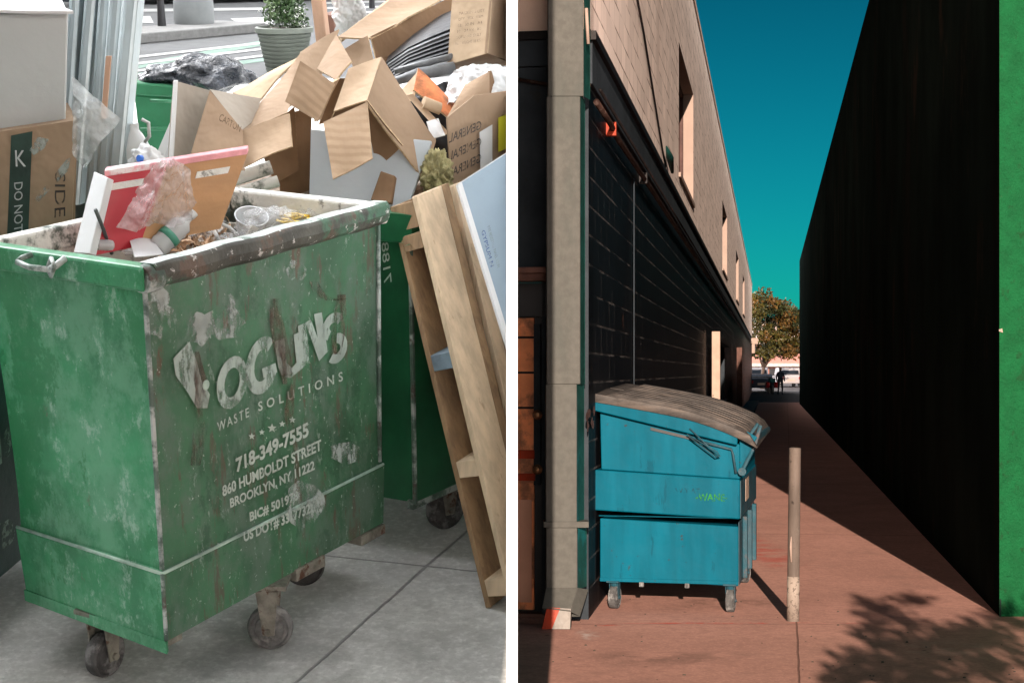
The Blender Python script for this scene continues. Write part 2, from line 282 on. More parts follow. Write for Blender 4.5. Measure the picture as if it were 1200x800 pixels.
# ---------------------------------------------------------------- mesh helpers
ORG={}
class MB:
    def __init__(s): s.v=[]; s.f=[]; s.m=[]
    def add(s,vs,fs,mi=0):
        o=len(s.v); s.v+= [V(p) for p in vs]; s.f+=[tuple(o+i for i in f) for f in fs]; s.m+=[mi]*len(fs); return s
    def box(s,a,b,mi=0):
        (x0,y0,z0),(x1,y1,z1)=a,b
        return s.add([(x0,y0,z0),(x1,y0,z0),(x1,y1,z0),(x0,y1,z0),(x0,y0,z1),(x1,y0,z1),(x1,y1,z1),(x0,y1,z1)],[(3,2,1,0),(4,5,6,7),(0,1,5,4),(1,2,6,5),(2,3,7,6),(3,0,4,7)],mi)
    def pbox(s,o,a,b,c,mi=0):  # parallelepiped
        o,a,b,c=map(V,(o,a,b,c)); return s.add([o,o+a,o+a+b,o+b,o+c,o+a+c,o+a+b+c,o+b+c],[(3,2,1,0),(4,5,6,7),(0,1,5,4),(1,2,6,5),(2,3,7,6),(3,0,4,7)],mi)
    def tube(s,pts,r,n=10,mi=0,cap=True):
        pts=[V(p) for p in pts]; rs=r if isinstance(r,(list,tuple)) else [r]*len(pts); o=len(s.v); up=None
        for i,p in enumerate(pts):
            t=(pts[min(i+1,len(pts)-1)]-pts[max(i-1,0)]).normalized()
            if up is None: up=t.orthogonal().normalized()
            up=(up-t*up.dot(t)).normalized(); w=t.cross(up)
            for k in range(n):
                a=2*math.pi*k/n; s.v.append(p+(up*math.cos(a)+w*math.sin(a))*rs[i])
        for i in range(len(pts)-1):
            for k in range(n):
                a=o+i*n+k; b=o+i*n+(k+1)%n; s.f.append((a,b,b+n,a+n)); s.m.append(mi)
        if cap: s.f.append(tuple(o+k for k in reversed(range(n)))); s.f.append(tuple(o+(len(pts)-1)*n+k for k in range(n))); s.m+=[mi,mi]
        return s
    def lathe(s,c,ax,prof,n=24,mi=0,sy=1.0,jit=0,seed=0):  # prof: (dist along axis, radius)
        c=V(c); ax=V(ax).normalized(); u=ax.orthogonal().normalized(); w=ax.cross(u); o=len(s.v)
        rnd=random.Random(seed)
        for d,r in prof:
            for k in range(n):
                a=2*math.pi*k/n; q=1+jit*(rnd.random()-.5); s.v.append(c+ax*d+(u*math.cos(a)+w*math.sin(a)*sy)*r*q)
        for i in range(len(prof)-1):
            for k in range(n):
                a=o+i*n+k; b=o+i*n+(k+1)%n; s.f.append((a,b,b+n,a+n)); s.m.append(mi)
        if prof[0][1]>1e-5: s.f.append(tuple(o+k for k in reversed(range(n)))); s.m.append(mi)
        if prof[-1][1]>1e-5: s.f.append(tuple(o+(len(prof)-1)*n+k for k in range(n))); s.m.append(mi)
        return s
    def panel(s,q,th,n=6,warp=.004,away=None,mi=0,seed=0,edge=0):
        """quad slab (corners TL,TR,BR,BL), gently warped; thickness goes away from `away`"""
        q=[V(p) for p in q]
        if len(q)!=4:
            nn=V((0,0,0))
            for i in range(len(q)): nn+=q[i].cross(q[(i+1)%len(q)])
            nn.normalize(); c=sum(q,V())/len(q)
            if nn.dot(c-V((0,0,H)))<0: nn=-nn
            k=len(q); return s.add(q+[p+nn*th for p in q],[tuple(range(k)),tuple(reversed(range(k,2*k)))]+[(i,(i+1)%k,(i+1)%k+k,i+k) for i in range(k)],mi)
        nn=(q[1]-q[0]).cross(q[3]-q[0]).normalized(); c=sum(q,V())/4
        if nn.dot(c-V((0,0,H)))<0: nn=-nn
        f=[];bk=[]
        for j in range(n+1):
            for i in range(n+1):
                a=i/n;b=j/n; p=q[0]*(1-a)*(1-b)+q[1]*a*(1-b)+q[2]*a*b+q[3]*(1-a)*b
                d=noise.noise(p*5+V((seed,0,0)))*warp*2+ math.sin(a*math.pi)*math.sin(b*math.pi)*warp*(1 if seed%2 else -1)
                p=p+nn*d; f.append(p); bk.append(p+nn*th)
        m=n+1; fs=[]
        for j in range(n):
            for i in range(n):
                a=j*m+i; fs.append((a,a+1,a+1+m,a+m)); fs.append(tuple(reversed([x+m*m for x in (a,a+1,a+1+m,a+m)])))
        edg=[(i,i+1) for i in range(n)]+[(n*m+i+1,n*m+i) for i in range(n)]+[((j+1)*m,j*m) for j in range(n)]+[(j*m+n,(j+1)*m+n) for j in range(n)]
        nf=len(fs)
        for a,b in edg: fs.append((b,a,a+m*m,b+m*m))
        s.add(f+bk,fs,mi)
        if edge:
            for q_ in range(len(s.m)-len(fs)+nf,len(s.m)): s.m[q_]=edge
        return s
    def build(s,name,mats,parent=None,frame=I4,smooth=False,bevel=0,clip=False,kind=None,org=None,autos=False):
        me=bpy.data.meshes.new(name); org=V(org) if org is not None else (ORG[parent.name] if parent else V())
        me.from_pydata([tuple(p-org) for p in s.v],[],s.f); me.update()
        if not isinstance(mats,(list,tuple)): mats=[mats]
        for x in mats: me.materials.append(x)
        for p,i in zip(me.polygons,s.m): p.material_index=i
        bm=bmesh.new(); bm.from_mesh(me)
        if clip:
            bmesh.ops.remove_doubles(bm,verts=bm.verts,dist=1e-6)
            r=bmesh.ops.bisect_plane(bm,geom=bm.verts[:]+bm.edges[:]+bm.faces[:],plane_co=V((-.002,0,0))-org,plane_no=(1,0,0),clear_outer=True)
            ed=[e for e in r['geom_cut'] if isinstance(e,bmesh.types.BMEdge)]
            try: bmesh.ops.edgenet_fill(bm,edges=ed)
            except Exception: pass
        bmesh.ops.recalc_face_normals(bm,faces=bm.faces); bm.to_mesh(me); bm.free()
        if smooth:
            for p in me.polygons: p.use_smooth=True
            if autos: me.set_sharp_from_angle(angle=R(40))
        o=bpy.data.objects.new(name,me); COL.objects.link(o)
        if parent: o.parent=parent; ORG[o.name]=org
        else: o.matrix_basis=frame@Matrix.Translation(org); ORG[o.name]=org
        if bevel:
            b=o.modifiers.new('bevel','BEVEL'); b.width=bevel; b.segments=2; b.limit_method='ANGLE'
        if kind: o['kind']=kind
        return o
def thing(name,label,cat,loc=(0,0,0),frame=I4,group=None,kind=None):
    o=bpy.data.objects.new(name,None); COL.objects.link(o); o.empty_display_size=.2; o.matrix_basis=frame@Matrix.Translation(V(loc)); ORG[o.name]=V(loc)
    o['label']=label; o['category']=cat
    if group: o['group']=group
    return o
def solo(mb,name,mats,label,cat,org,frame=ML,group=None,kind=None,**k):
    o=mb.build(name,mats,None,frame,org=org,**k)
    if kind: o['kind']=kind
    o['label']=label; o['category']=cat
    if group: o['group']=group
    return o
def lab(o,t): o['label']=t; return o
def text(name,s,m,place,parent,off=0.0,ext=0,sub=None,spacing=1.0):
    cu=bpy.data.curves.new('t','FONT'); cu.body=s; cu.offset=off; cu.space_character=spacing; cu.resolution_u=3
    ob=bpy.data.objects.new('t',cu); COL.objects.link(ob); bpy.context.view_layer.update()
    me=bpy.data.meshes.new_from_object(ob.evaluated_get(bpy.context.evaluated_depsgraph_get()))
    vs=[v.co.copy() for v in me.vertices]; fs=[tuple(p.vertices) for p in me.polygons]
    bpy.data.objects.remove(ob); bpy.data.curves.remove(cu); bpy.data.meshes.remove(me)
    x0=min(v.x for v in vs);x1=max(v.x for v in vs);y0=min(v.y for v in vs);y1=max(v.y for v in vs)
    mb=MB(); mb.add([place((v.x-x0)/(x1-x0),(v.y-y0)/(y1-y0)) for v in vs],fs)
    # subdivide not needed: planes are flat
    me=bpy.data.meshes.new(name); org=ORG[parent.name]; me.from_pydata([tuple(p-org) for p in mb.v],[],mb.f); me.materials.append(m)
    o=bpy.data.objects.new(name,me); COL.objects.link(o); o.parent=parent; ORG[o.name]=org; return o
def quadplace(bl,br,tr,tl,fn):
    """text box given by 4 pixel corners, fn maps a pixel to a point of the surface"""
    def g(x,y):
        p=[bl[i]*(1-x)*(1-y)+br[i]*x*(1-y)+tr[i]*x*y+tl[i]*(1-x)*y for i in (0,1)]; return fn(p[0],p[1])
    return g
def poly(pts,fn): return MB().add([fn(*p) for p in pts],[tuple(range(len(pts)))])
def copy_tree(o,parent=None):
    c=o.copy(); COL.objects.link(c); c.parent=parent
    for ch in o.children: copy_tree(ch,c)
    return c
# ================================================================ LEFT PLACE
J=concrete('grey_sidewalk_concrete',(.60,.60,.59),[(.929,-.371,.929*-.569+-.371*3.757,.007),(.25,.968,.25*-.398+.968*4.56,.006),(.929,-.371,-1.95-1.4,.007),(.25,.968,6.2,.006),(.25,.968,2.9,.006)],(.34,.34,.33),[(-.35,3.9,(.5,.3),.4,(.25,.25,.24),6),(-.9,3.9,(.6,.5),.5,(.2,.2,.19),4)])
def sheet(name,pts,w,m,frame=ML,th=.0):
    mb=MB(); mb.add([(x,y,w) for x,y in pts],[tuple(range(len(pts)))])
    o=mb.build(name,m,None,frame,clip=(frame is ML)); o['kind']='structure'; return o
sheet('sidewalk',[(-30,-2),(0,-2),(0,19.0),(-4.1,18.8),(-9,15.3),(-30,0.5)],0,J)
sheet('road',[(-34,-2.5),(0,-2.5),(0,46),(-34,46)],-.10,M['asphalt'])
mb=MB(); k=[(-30,.5),(-9,15.3),(-4.1,18.8),(0,19.0)]
for a,b in zip(k,k[1:]):
    a=V(a+(0,));b=V(b+(0,)); n=V((-(b-a).y,(b-a).x,0)).normalized()*.16
    mb.pbox(a+V((0,0,-.11)),b-a,n,(0,0,.113))
mb.build('kerb',M['kerb'],None,ML,clip=True,kind='structure')
def stripe(name,px,m,w): # px: four pixels, on the road surface of the left place
    mb=MB(); mb.add([Lp(x,y,w=w) for x,y in px],[(0,1,2,3)]); o=mb.build(name,m,None,ML,clip=True); o['kind']='structure'
stripe('bike_lane',[(100,92),(100,86),(310,47),(310,53)],M['mint'],-.095)
stripe('bike_lane',[(100,100),(100,93),(310,68),(310,72)],M['mint'],-.095)
for a,b in (((100,73.5),(310,50)),((100,81.5),(310,57)),((100,90),(310,65))):
    stripe('road_marking',[(a[0],a[1]+1.6),(a[0],a[1]-1.2),(b[0],b[1]-1),(b[0],b[1]+1.4)],M['roadwhite'],-.09)
stripe('road_marking',[(100,15),(100,11.5),(312,9),(312,12)],M['roadwhite'],-.09)
stripe('road_marking',[(150,27),(150,20),(176,19),(180,27)],M['roadwhite'],-.09)
stripe('road_marking',[(282,29),(270,22),(320,20),(320,28)],M['roadwhite'],-.09)
for y in (3,9,15,21,27,33):
    stripe('road_marking',[(372,y+2.2),(372,y),(600,y-6),(600,y-3.8)],M['roadwhite'],-.09)
# traffic island kerb
a=Lp(100,50,w=.0); b=Lp(312,31,w=.0)
mb=MB(); d=(b-a); n=V((-d.y,d.x,0)).normalized()
mb.pbox(a+V((0,0,-.1)),d,n*1.1,(0,0,.16)); o=mb.build('traffic_island',M['kerb'],None,ML,bevel=.02,kind='structure')
# round pale concrete block + bollards
c=Lp(228,32,w=.0)
mb=MB(); mb.lathe(c,(0,0,1),[(.0,.30),(.06,.31),(.061,.325),(.12,.335),(.42,.33),(.5,.31),(.53,.26),(.535,.0)],32)
solo(mb,'concrete_planter_block',M['stonegrey'],'squat round pale grey concrete block on the road behind the black bollard','concrete block',c,smooth=True,autos=True)
bl=[(190,35,'black tapered bollard standing on the traffic island left of the pale round block'),(436,10,'black bollard standing on the crosswalk right of the crumpled white plastic sheet'),(455,5,'small black bollard cut by the picture top, farther right on the crosswalk')]
for px,py,l in bl:
    c=Lp(px,py,w=.0); t=thing('bollard',l,'bollard',c,ML,'black street bollards')
    r=.055 if px<300 else .045
    MB().lathe(c,(0,0,1),[(0,r*1.35),(.5,r),(.52,r*.9)],16).build('post',M['black'],t,smooth=True,autos=True)
    MB().lathe(c+V((0,0,.52)),(0,0,1),[(0,r*.9),(.02,r*1.5),(.07,r*1.5),(.1,r*.4)],16).build('cap',M['black'],t,smooth=True,autos=True)
# far facade across the street
mb=MB(); P=Lp(60,3.0,w=0); Q=Lp(600,-9,w=0)
t=thing('shop_front',"dark shop front across the street along the picture's top edge",'building',P,ML)
d=(Q-P); mb.pbox(P,d,V((0,3,0)),(0,0,3.2)); mb.build('wall',M['slate'],t,clip=False)
for i in range(9):
    q=P+d*(i/9+.02)+V((0,-.06,.15)); MB().pbox(q,d*.085,(0,.05,0),(0,0,1.8)).build('window',M['glass'],t)
# planter with plant
c=Lp(335,84,w=0.0); t=thing('planter','round sage green ribbed planter full of leafy shrubs and white flowers','planter',c,ML)
prof=[(0,.235)]
for i in range(9): prof+=[(.02+i*.05,.24+i*.010),(.055+i*.05,.247+i*.010),(.060+i*.05,.238+i*.010)]
prof+=[(.47,.335),(.475,.352),(.53,.355),(.54,.34),(.54,.32),(.50,.31)]
MB().lathe(c,(0,0,1),prof,36).build('pot',M['planter'],t,smooth=True,autos=True)
MB().lathe(c+V((0,0,.5)),(0,0,1),[(0,.31),(.02,.2),(.04,.0)],20).build('soil',M['soil'],t)
rnd=random.Random(3)
def leaves(c,rad,n,size,rnd,zsc=1,mi=lambda p:0,mb=None,shell=.55):
    mb=mb or MB()
    for i in range(n):
        while True:
            p=V((rnd.uniform(-1,1),rnd.uniform(-1,1),rnd.uniform(-1,1)))
            if p.length<1 and p.length>shell*rnd.random(): break
        q=c+V((p.x*rad,p.y*rad,p.z*rad*zsc)); a=V((rnd.gauss(0,1),rnd.gauss(0,1),rnd.gauss(0,.6))).normalized(); b=a.orthogonal().normalized(); 
        b=(Matrix.Rotation(rnd.random()*6.3,3,a)@b); s=size*rnd.uniform(.6,1.3); w=b.cross(a).normalized()
        mb.add([q,q+b*s*.5+w*s*.28,q+b*s,q+b*s*.5-w*s*.28],[(0,1,2,3)],mi(p))
    return mb
mb=MB()
for i in range(26):
    a=rnd.uniform(0,6.28); r=rnd.uniform(.0,.27); cc=c+V((r*math.cos(a),r*math.sin(a),rnd.uniform(.58,.86)))
    k=rnd.random(); leaves(cc,.10,80,.05,rnd,1,lambda p:1 if k>.62 else 0,mb)
mb.build('foliage',[M['leaf'],M['leaf2']],t)
mb=MB()
for i in range(60):
    a=rnd.uniform(3.3,6.1); r=rnd.uniform(.15,.34); cc=c+V((r*math.cos(a),r*math.sin(a),rnd.uniform(.55,.80))); leaves(cc,.014,5,.02,rnd,1,lambda p:0,mb)
mb.build('flowers',M['flower'],t,kind='stuff')
# --- small green bin with black bags
v=7.6
fr=[Lp(150,98,v=v),Lp(207,100,v=v)]
t=thing('green_bin','small green wheeled bin behind the metal studs, black bags on its top','bin',Lp(180,160,w=0),ML)
p=Lp(148,99,v=v); q=Lp(208,103,v=v+.05); d=q-p; mb=MB()
mb.pbox(p+V((0,0,-.05)),d,V((.03,.42,0)),(0,0,.06)); mb.build('rim',M['bin_green'],t,bevel=.01)
mb=MB(); z=p.z-.05; o_=p+V((.025,.03,-.05)); d2=d-V((.05,0,0))
bt=[o_+V((.04,.05,-z+.05)),o_+d2+V((-.04,.05,-z+.05)),o_+d2+V((-.04,.33,-z+.05)),o_+V((.04,.33,-z+.05))]; tp=[o_,o_+d2,o_+d2+V((0,.36,0)),o_+V((0,.36,0))]
mb.add(bt+tp,[(3,2,1,0),(4,5,6,7),(0,1,5,4),(1,2,6,5),(2,3,7,6),(3,0,4,7)]); mb.build('tub',M['bin_green'],t,bevel=.012)
mb=MB(); mb.tube([Lp(176,118,v=v-.03),Lp(202,119,v=v-.03)],.008); mb.build('handle',M['bin_green'],t,smooth=True)
mb=MB(); mb.tube([Lp(165,152,v=v+.02),Lp(207,150,v=v+.02)],.010); mb.build('ridge',M['bin_green'],t,smooth=True)
def blob(c,r,seed,squash=(1,1,1),amp=.25,n=5,fr=2.2,hf=1):
    bm=bmesh.new(); bmesh.ops.create_icosphere(bm,subdivisions=n,radius=1)
    mb=MB(); vs=[]
    for q in bm.verts:
        p=q.co.copy(); k=1+amp*noise.noise(p*fr+V((seed,0,0)))+hf*amp*.5*abs(noise.noise(p*fr*2.6+V((0,seed,0))))
        k+=hf*amp*.22*(1-abs(noise.noise(p*fr*4+V((0,0,seed)))))
        vs.append(V(c)+V((p.x*r*squash[0]*k,p.y*r*squash[1]*k,p.z*r*squash[2]*k)))
    mb.add(vs,[tuple(x.index for x in f.verts) for f in bm.faces]); bm.free(); return mb
for px,py,r,sq,l,sd in ((204,90,.125,(1.3,1,.42),'shiny black bin bag on the green bin, left of the bigger one',2),(244,88,.16,(1.15,1,.55),'larger black and blue grey bin bag slumped on the green bin, right of its twin',5)):
    c=Lp(px,py,v=v+.18); solo(blob(c,r,sd,sq,.40,5,1.9,.35),'bin_bag',M['bag'],l,'bin bag',c-V((0,0,r*.5)),smooth=True,group='black bin bags')
# ---------------- main dumpster
bot=[V((-.859,3.597,.2)),V((-.386,4.383,.2)),V((-.82,4.692,.2)),V((-1.293,3.906,.2))]
W1=1.15; top=[Lp(168,311,w=W1),Lp(446,238,w=W1),None,Lp(-27,283,w=W1)]; top[2]=top[1]+top[3]-top[0]
cen=(bot[0]+bot[2])/2; 
D=thing('green_dumpster','scuffed green steel dumpster heaped with rubbish, white stencilled lettering on its side','dumpster',V((cen.x,cen.y,0)),ML)
def ring(w,off):
    k=(w-.2)/(W1-.2); c=[bot[i].lerp(top[i],k) for i in range(4)]; m=sum(c,V())/4; out=[]
    for i in range(4):
        e1=(c[i]-c[i-1]).normalized(); e2=(c[i]-c[(i+1)%4]).normalized(); p=c[i]+(e1+e2)*off; p.z=w; out.append(p)
    return out
mb=MB(); prev=None
prof=[(.2,.004),(.375,.006),(.385,-.004)]+[(.385+i*.09,-.006-.004*math.sin(i/7.8*math.pi)) for i in range(1,8)]+[(1.10,-.006)]
rings=[ring(w,o) for w,o in prof]+[ring(1.10,-.022),ring(.5,-.022)]
N=16
# dense side faces with slight dents
def sidegrid(A,B,i,seed,amp):
    pass
for ri in range(len(rings)-1):
    a=rings[ri];b=rings[ri+1]
    for i in range(4):
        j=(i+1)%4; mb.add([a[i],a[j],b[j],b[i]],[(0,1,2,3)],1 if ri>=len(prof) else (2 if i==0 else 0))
mb.add(rings[0],[(3,2,1,0)]); mb.add(rings[-1],[(0,1,2,3)],1)
body=mb.build('body',[M['green'],M['splash'],M['green_side']],D,bevel=.006)
# weld ridge at the belt, corner edge, lower lip
r=ring(.381,.004); mb=MB(); mb.tube([r[3],r[0]],.0045,6); mb.tube([r[0],r[1]],.0045,6); mb.build('belt_weld',M['weld'],D,smooth=True)
r1=ring(.39,-.004); r2=ring(1.09,-.005); mb=MB(); mb.tube([r1[0],r1[0].lerp(r2[0],.5)+V((0,0,0)),r2[0]],.007,6); mb.build('corner_weld',M['rim'],D,smooth=True); mb=MB(); mb.tube([r[0],bot[0]],.006,6); mb.build('corner_weld',M['rim'],D,smooth=True); mb=MB(); mb.tube([r1[1],r2[1]],.007,6); mb.build('corner_weld',M['rim'],D,smooth=True)
lo=ring(.2,.008); dn=[p+V((0,0,-.032)) for p in lo]
mb=MB(); mb.add([lo[3],lo[0],dn[0],dn[3]]+[p+(cen-p)*.03 for p in (lo[3],lo[0],dn[0],dn[3])],[(0,1,2,3),(4,5,6,7),(0,1,5,4),(3,2,6,7),(0,3,7,4),(1,2,6,5)]); mb.build('lower_lip',M['green'],D)
# rim
ro=ring(1.15,.016); ri_=ring(1.15,-.03)
mb=MB()
for i in (1,2,3):
    j=(i+1)%4; a,b=ro[i],ro[j]; c_,d_=ri_[j],ri_[i]; dz=V((0,0,-.062))
    mb.add([a,b,c_,d_,a+dz,b+dz,c_+dz,d_+dz],[(0,1,2,3),(7,6,5,4),(0,4,5,1),(1,5,6,2),(2,6,7,3),(3,7,4,0)],1 if i in(1,2) else 0)
mb.build('rim_rail',[M['green'],M['splash']],D,bevel=.008)
p0=(ro[0]+ri_[0])/2+V((0,0,-.034)); p1=(ro[1]+ri_[1])/2+V((0,0,-.034)); ax=(p1-p0).normalized(); L_=(p1-p0).length
mb=MB(); mb.lathe(p0-ax*.012,ax,[(.0,.022),(0.0,.032),(.006,.034),(.05,.034)],28)
mb.lathe(p0-ax*.012,ax,[(.0,.022),(.08,.021)],20); mb.build('rim_pipe',M['rim'],D,smooth=True,autos=True)
sd_=(ro[0]-ri_[0]).normalized(); sd_=V((ax.y,-ax.x,0)).normalized(); sd_=sd_ if sd_.dot(ro[0]-cen)>0 else -sd_
pf=[(-.030,.0),(.018,.002),(.026,-.006),(.030,-.030),(.022,-.052),(.006,-.064),(-.030,-.060)]; k=len(pf); st=14; vs=[]
for i in range(st+1):
    q=(ro[0]+ri_[0])/2+ax*(.012+(L_+.012)*i/st)+V((0,0,.002*math.sin(i*1.9)))+sd_*.0025*math.sin(i*1.3); vs+=[q+sd_*a+V((0,0,b)) for a,b in pf]
mb=MB(); mb.add(vs,[(i*k+j,i*k+(j+1)%k,(i+1)*k+(j+1)%k,(i+1)*k+j) for i in range(st) for j in range(k)]); mb.add(vs[:k],[tuple(range(k))]); mb.add(vs[-k:],[tuple(range(k))])
for q_ in range(st*k): mb.m[q_]=1 if (q_%k) in (0,) else 0
mb.build('rim_beam',[M['rim_side'],M['rim_top']],D,bevel=.003)
mb=MB(); mb.lathe(p0+ax*.045,ax,[(0,.0215),(.002,.0215)],20); mb.build('pipe_bore',M['black'],D)
# left face hook handle
e=(ro[0]-ro[3]).normalized(); nrm=V((e.y,-e.x,0)); nrm=nrm if nrm.dot(ro[0]-cen)>0 else -nrm
def onL(px,py,off): return Lplane(px,py,ro[0]+nrm*off,nrm)
mb=MB(); mb.tube([onL(20,307,.035),onL(34,313,.037),onL(58,316,.036)],.0075,8); mb.tube([onL(20,307,.035),onL(26,302,.02),onL(38,298,.004)],.007,8); mb.tube([onL(58,316,.036),onL(66,311,.03),onL(76,303,.004)],.0085,8)
mb.tube([onL(60,302,.03),onL(64,313,.045),onL(60,324,.03),onL(55,314,.02),onL(60,302,.03)],.005,8); mb.build('latch_hook',M['rim'],D,smooth=True)
# casters
def caster(parent,c,yaw,mr,r=.062,th=.038,top=.2,fk=None):
    f=Matrix.Translation(c)@Matrix.Rotation(yaw,4,'Z'); g=lambda *p:f@V(p)
    fk=fk or M['caster_fork']
    mb=MB(); mb.pbox(g(-.055,-.045,top-.012),f.to_3x3()@V((.11,0,0)),f.to_3x3()@V((0,.09,0)),(0,0,.012))
    for s in(-1,1):
        mb.add([g(-.03,s*.028,top-.02),g(.03,s*.028,top-.02),g(.016,s*.028,r-.012),g(-.016,s*.028,r-.012),g(-.03,s*.033,top-.02),g(.03,s*.033,top-.02),g(.016,s*.033,r-.012),g(-.016,s*.033,r-.012)],[(0,1,2,3),(7,6,5,4),(0,4,5,1),(1,5,6,2),(2,6,7,3),(3,7,4,0)])
    mb.add([g(-.03,-.033,top-.02),g(.03,-.033,top-.02),g(.03,.033,top-.02),g(-.03,.033,top-.02)],[(0,1,2,3)]); mb.lathe(g(0,0,top-.04),(0,0,1),[(0,.03),(.03,.035)],14)
    mb.tube([g(0,-.042,r),g(0,.042,r)],.010,8)
    fo=mb.build('caster_fork',fk,parent)
    ax=f.to_3x3()@V((0,1,0)); q=g(0,-th/2,r)
    w=MB().lathe(q,ax,[(-.002,.018),(.0,r*.62),(.006,r*.66),(.006,r*.8),(.001,r*.86),(.004,r*.97),(th*.25,r),(th*.75,r),(th-.004,r*.97),(th-.001,r*.86),(th-.006,r*.8),(th-.006,r*.66),(th,r*.62),(th+.002,.018)],32).build('caster_wheel',mr,parent,smooth=True,autos=True)
    return fo,w
c1=Lp(125,790,w=0); c2=Lp(318,758,w=0); c3=Lp(357,684,w=0)
caster(D,c1,R(62),M['rubber']); caster(D,c2,R(-2),M['rubber_l']); caster(D,c3,R(15),M['rubber']); caster(D,V((-1.15,4.1,0)),R(40),M['rubber'])
# channels under the body at the right face
fn=(bot[1]-bot[0]).normalized(); fnn=V((fn.y,-fn.x,0))
mb=MB(); mb.pbox(bot[0]+fn*.50+fnn*.012+V((0,0,-.03)),fn*.13,-fnn*.1,(0,0,.034)); mb.build('under_bracket',M['caster_fork'],D,bevel=.003); mb=MB(); mb.pbox(bot[0]+fn*.80+fnn*.012+V((0,0,-.032)),fn*.12,-fnn*.2,(0,0,.03)); mb.build('under_bracket',M['caster_fork'],D,bevel=.003); mb=MB(); mb.pbox(bot[0]+fn*.0-fnn*.02+V((0,0,-.034)),fn*.08,-fnn*.06,(0,0,.03)); mb.build('under_bracket',M['caster_fork'],D,bevel=.003)
# lettering on the right face
A0=rings[2][0]; A1=rings[2][1]; A2=rings[9][0]; n_=(A1-A0).cross(A2-A0).normalized(); n_=n_ if n_.dot(A0-cen)>0 else -n_
def face(off,low=False):
    base=(rings[0][0] if low else A0)+n_*off
    return lambda x,y:Lplane(x,y,base,n_)
fu=face(.0035)
def line(s,x0,y0,x1,y1,h,fn=fu,m=None,off=0.012,name='stencil_lettering',sp=1.0,lean=.06):
    dx=h*lean; o=text(name,s,m or M['stencil'],quadplace((x0,y0),(x1,y1),(x1-dx,y1-h),(x0-dx,y0-h),fn),D,off,spacing=sp)
    return o
line('718-349-7555',277,554,362,511,17,off=.035)
line('860 HUMBOLDT STREET',261,582,377,527,13,off=.03)
line('BROOKLYN, NY 11222',270,597,369,552,13,off=.03)
line('BIC# 501978',293,612,350,586,12,fn=face(.0095),off=.035)
line('US DOT# 3317732',286,636,364,602,13,fn=face(.016),off=.035)
line('WASTE',255,506,292,488,11,off=.01,sp=1.35)
line('SOLUTIONS',303,482,402,446,11,off=.015,sp=1.75)
for i in range(5):
    cx,cy,rr=295+i*11.9,511-i*4.8,(4.2,3.6,5.6,4,4.2)[i]
    pts=[]
    for k in range(10):
        a=math.pi/2+k*math.pi/5; q=rr*(1 if k%2==0 else .42); pts.append((cx+q*math.cos(a),cy-q*math.sin(a)))
    mb=MB(); c_=fu(cx,cy); mb.add([c_]+[fu(*p) for p in pts],[(0,1+k,1+(k+1)%10) for k in range(10)]); mb.build('stencil_star',M['stencil'],D)
def glyph(polys,m,fn=fu,name='faded_logo_letter'):
    mb=MB()
    for p in polys: mb.add([fn(*q) for q in p],[tuple(range(len(p)))])
    return mb.build(name,m,D)
def arcpoly(cx,cy,rx,ry,w,a0,a1,n=14,tilt=-.2):
    out=[]
    for i in range(n):
        pts=[]
        for a,q in ((a0+(a1-a0)*i/n,1),(a0+(a1-a0)*(i+1)/n,1),(a0+(a1-a0)*(i+1)/n,0),(a0+(a1-a0)*i/n,0)):
            x=(rx-(0 if q else w))*math.cos(a); y=(ry-(0 if q else w*1.5))*math.sin(a); pts.append((cx+x-y*tilt*.4,cy-y+x*tilt))
        out.append(pts)
    return out
glyph([[(203,420),(222,400),(231,425),(236,445),(246,462),(243,478),(231,478),(219,458),(206,440)]],M['ghost'])
glyph(arcpoly(272,448,18,31,9,0,2*math.pi,20),M['ghost'])
glyph(arcpoly(307,428,19,34,10,.9,2*math.pi-.25,18)+[[(307,432),(323,425),(325,436),(309,443)]],M['ghost'])
glyph([[(322,400),(333,396),(336,425),(326,430)],[(326,430),(336,425),(342,431),(340,443),(331,441)],[(340,443),(342,431),(350,422),(356,430)],[(344,392),(354,388),(357,426),(348,428)]],M['ghost'])
glyph([[(349,382),(358,378),(364,425),(355,430)],[(358,378),(364,374),(380,416),(374,423)],[(368,368),(377,366),(384,412),(376,420)]],M['ghost'])
glyph(arcpoly(391,383,13,17,8,.5,4.2,12)+arcpoly(394,408,13,18,8,-2.2,1.6,12),M['ghost'])
for cx,cy,rx,ry,sd in ((233,385,14,20,1),(262,378,22,20,2),(186,372,17,24,3),(188,350,12,12,4),(347,316,12,13,5),(355,590,24,26,6),(405,530,20,14,7),(268,355,9,10,8)):
    q=random.Random(sd); pts=[(cx+rx*math.cos(k*.45)*(.8+.4*q.random()),cy+ry*math.sin(k*.45)*(.8+.4*q.random())) for k in range(14)]
    mb=MB(); fl=fu if cy<560 else face(.016); mb.add([fl(*p) for p in pts],[tuple(range(14))]); mb.build('bare_patch',M['scuff'],D)
def streak(pts,w):
    mb=MB(); fs=face(.0044); v_=[]; 
    for i,(x,y) in enumerate(pts):
        q=w*(.6+.7*math.sin(math.pi*(i+.4)/len(pts))); v_+=[fs(x-q,y),fs(x+q,y)]
    mb.add(v_,[(2*i,2*i+1,2*i+3,2*i+2) for i in range(len(pts)-1)]); mb.build('rust_streak',M['rust_streak'],D)
streak([(228,412),(232,435),(238,456),(236,480),(234,510),(229,545)],7); streak([(322,350),(324,375),(328,400),(334,425),(336,450)],7)
streak([(400,345),(399,370),(396,395),(394,415)],6); streak([(368,330),(374,345),(390,352),(402,350)],6); streak([(340,450),(340,470),(338,490),(342,508)],4)
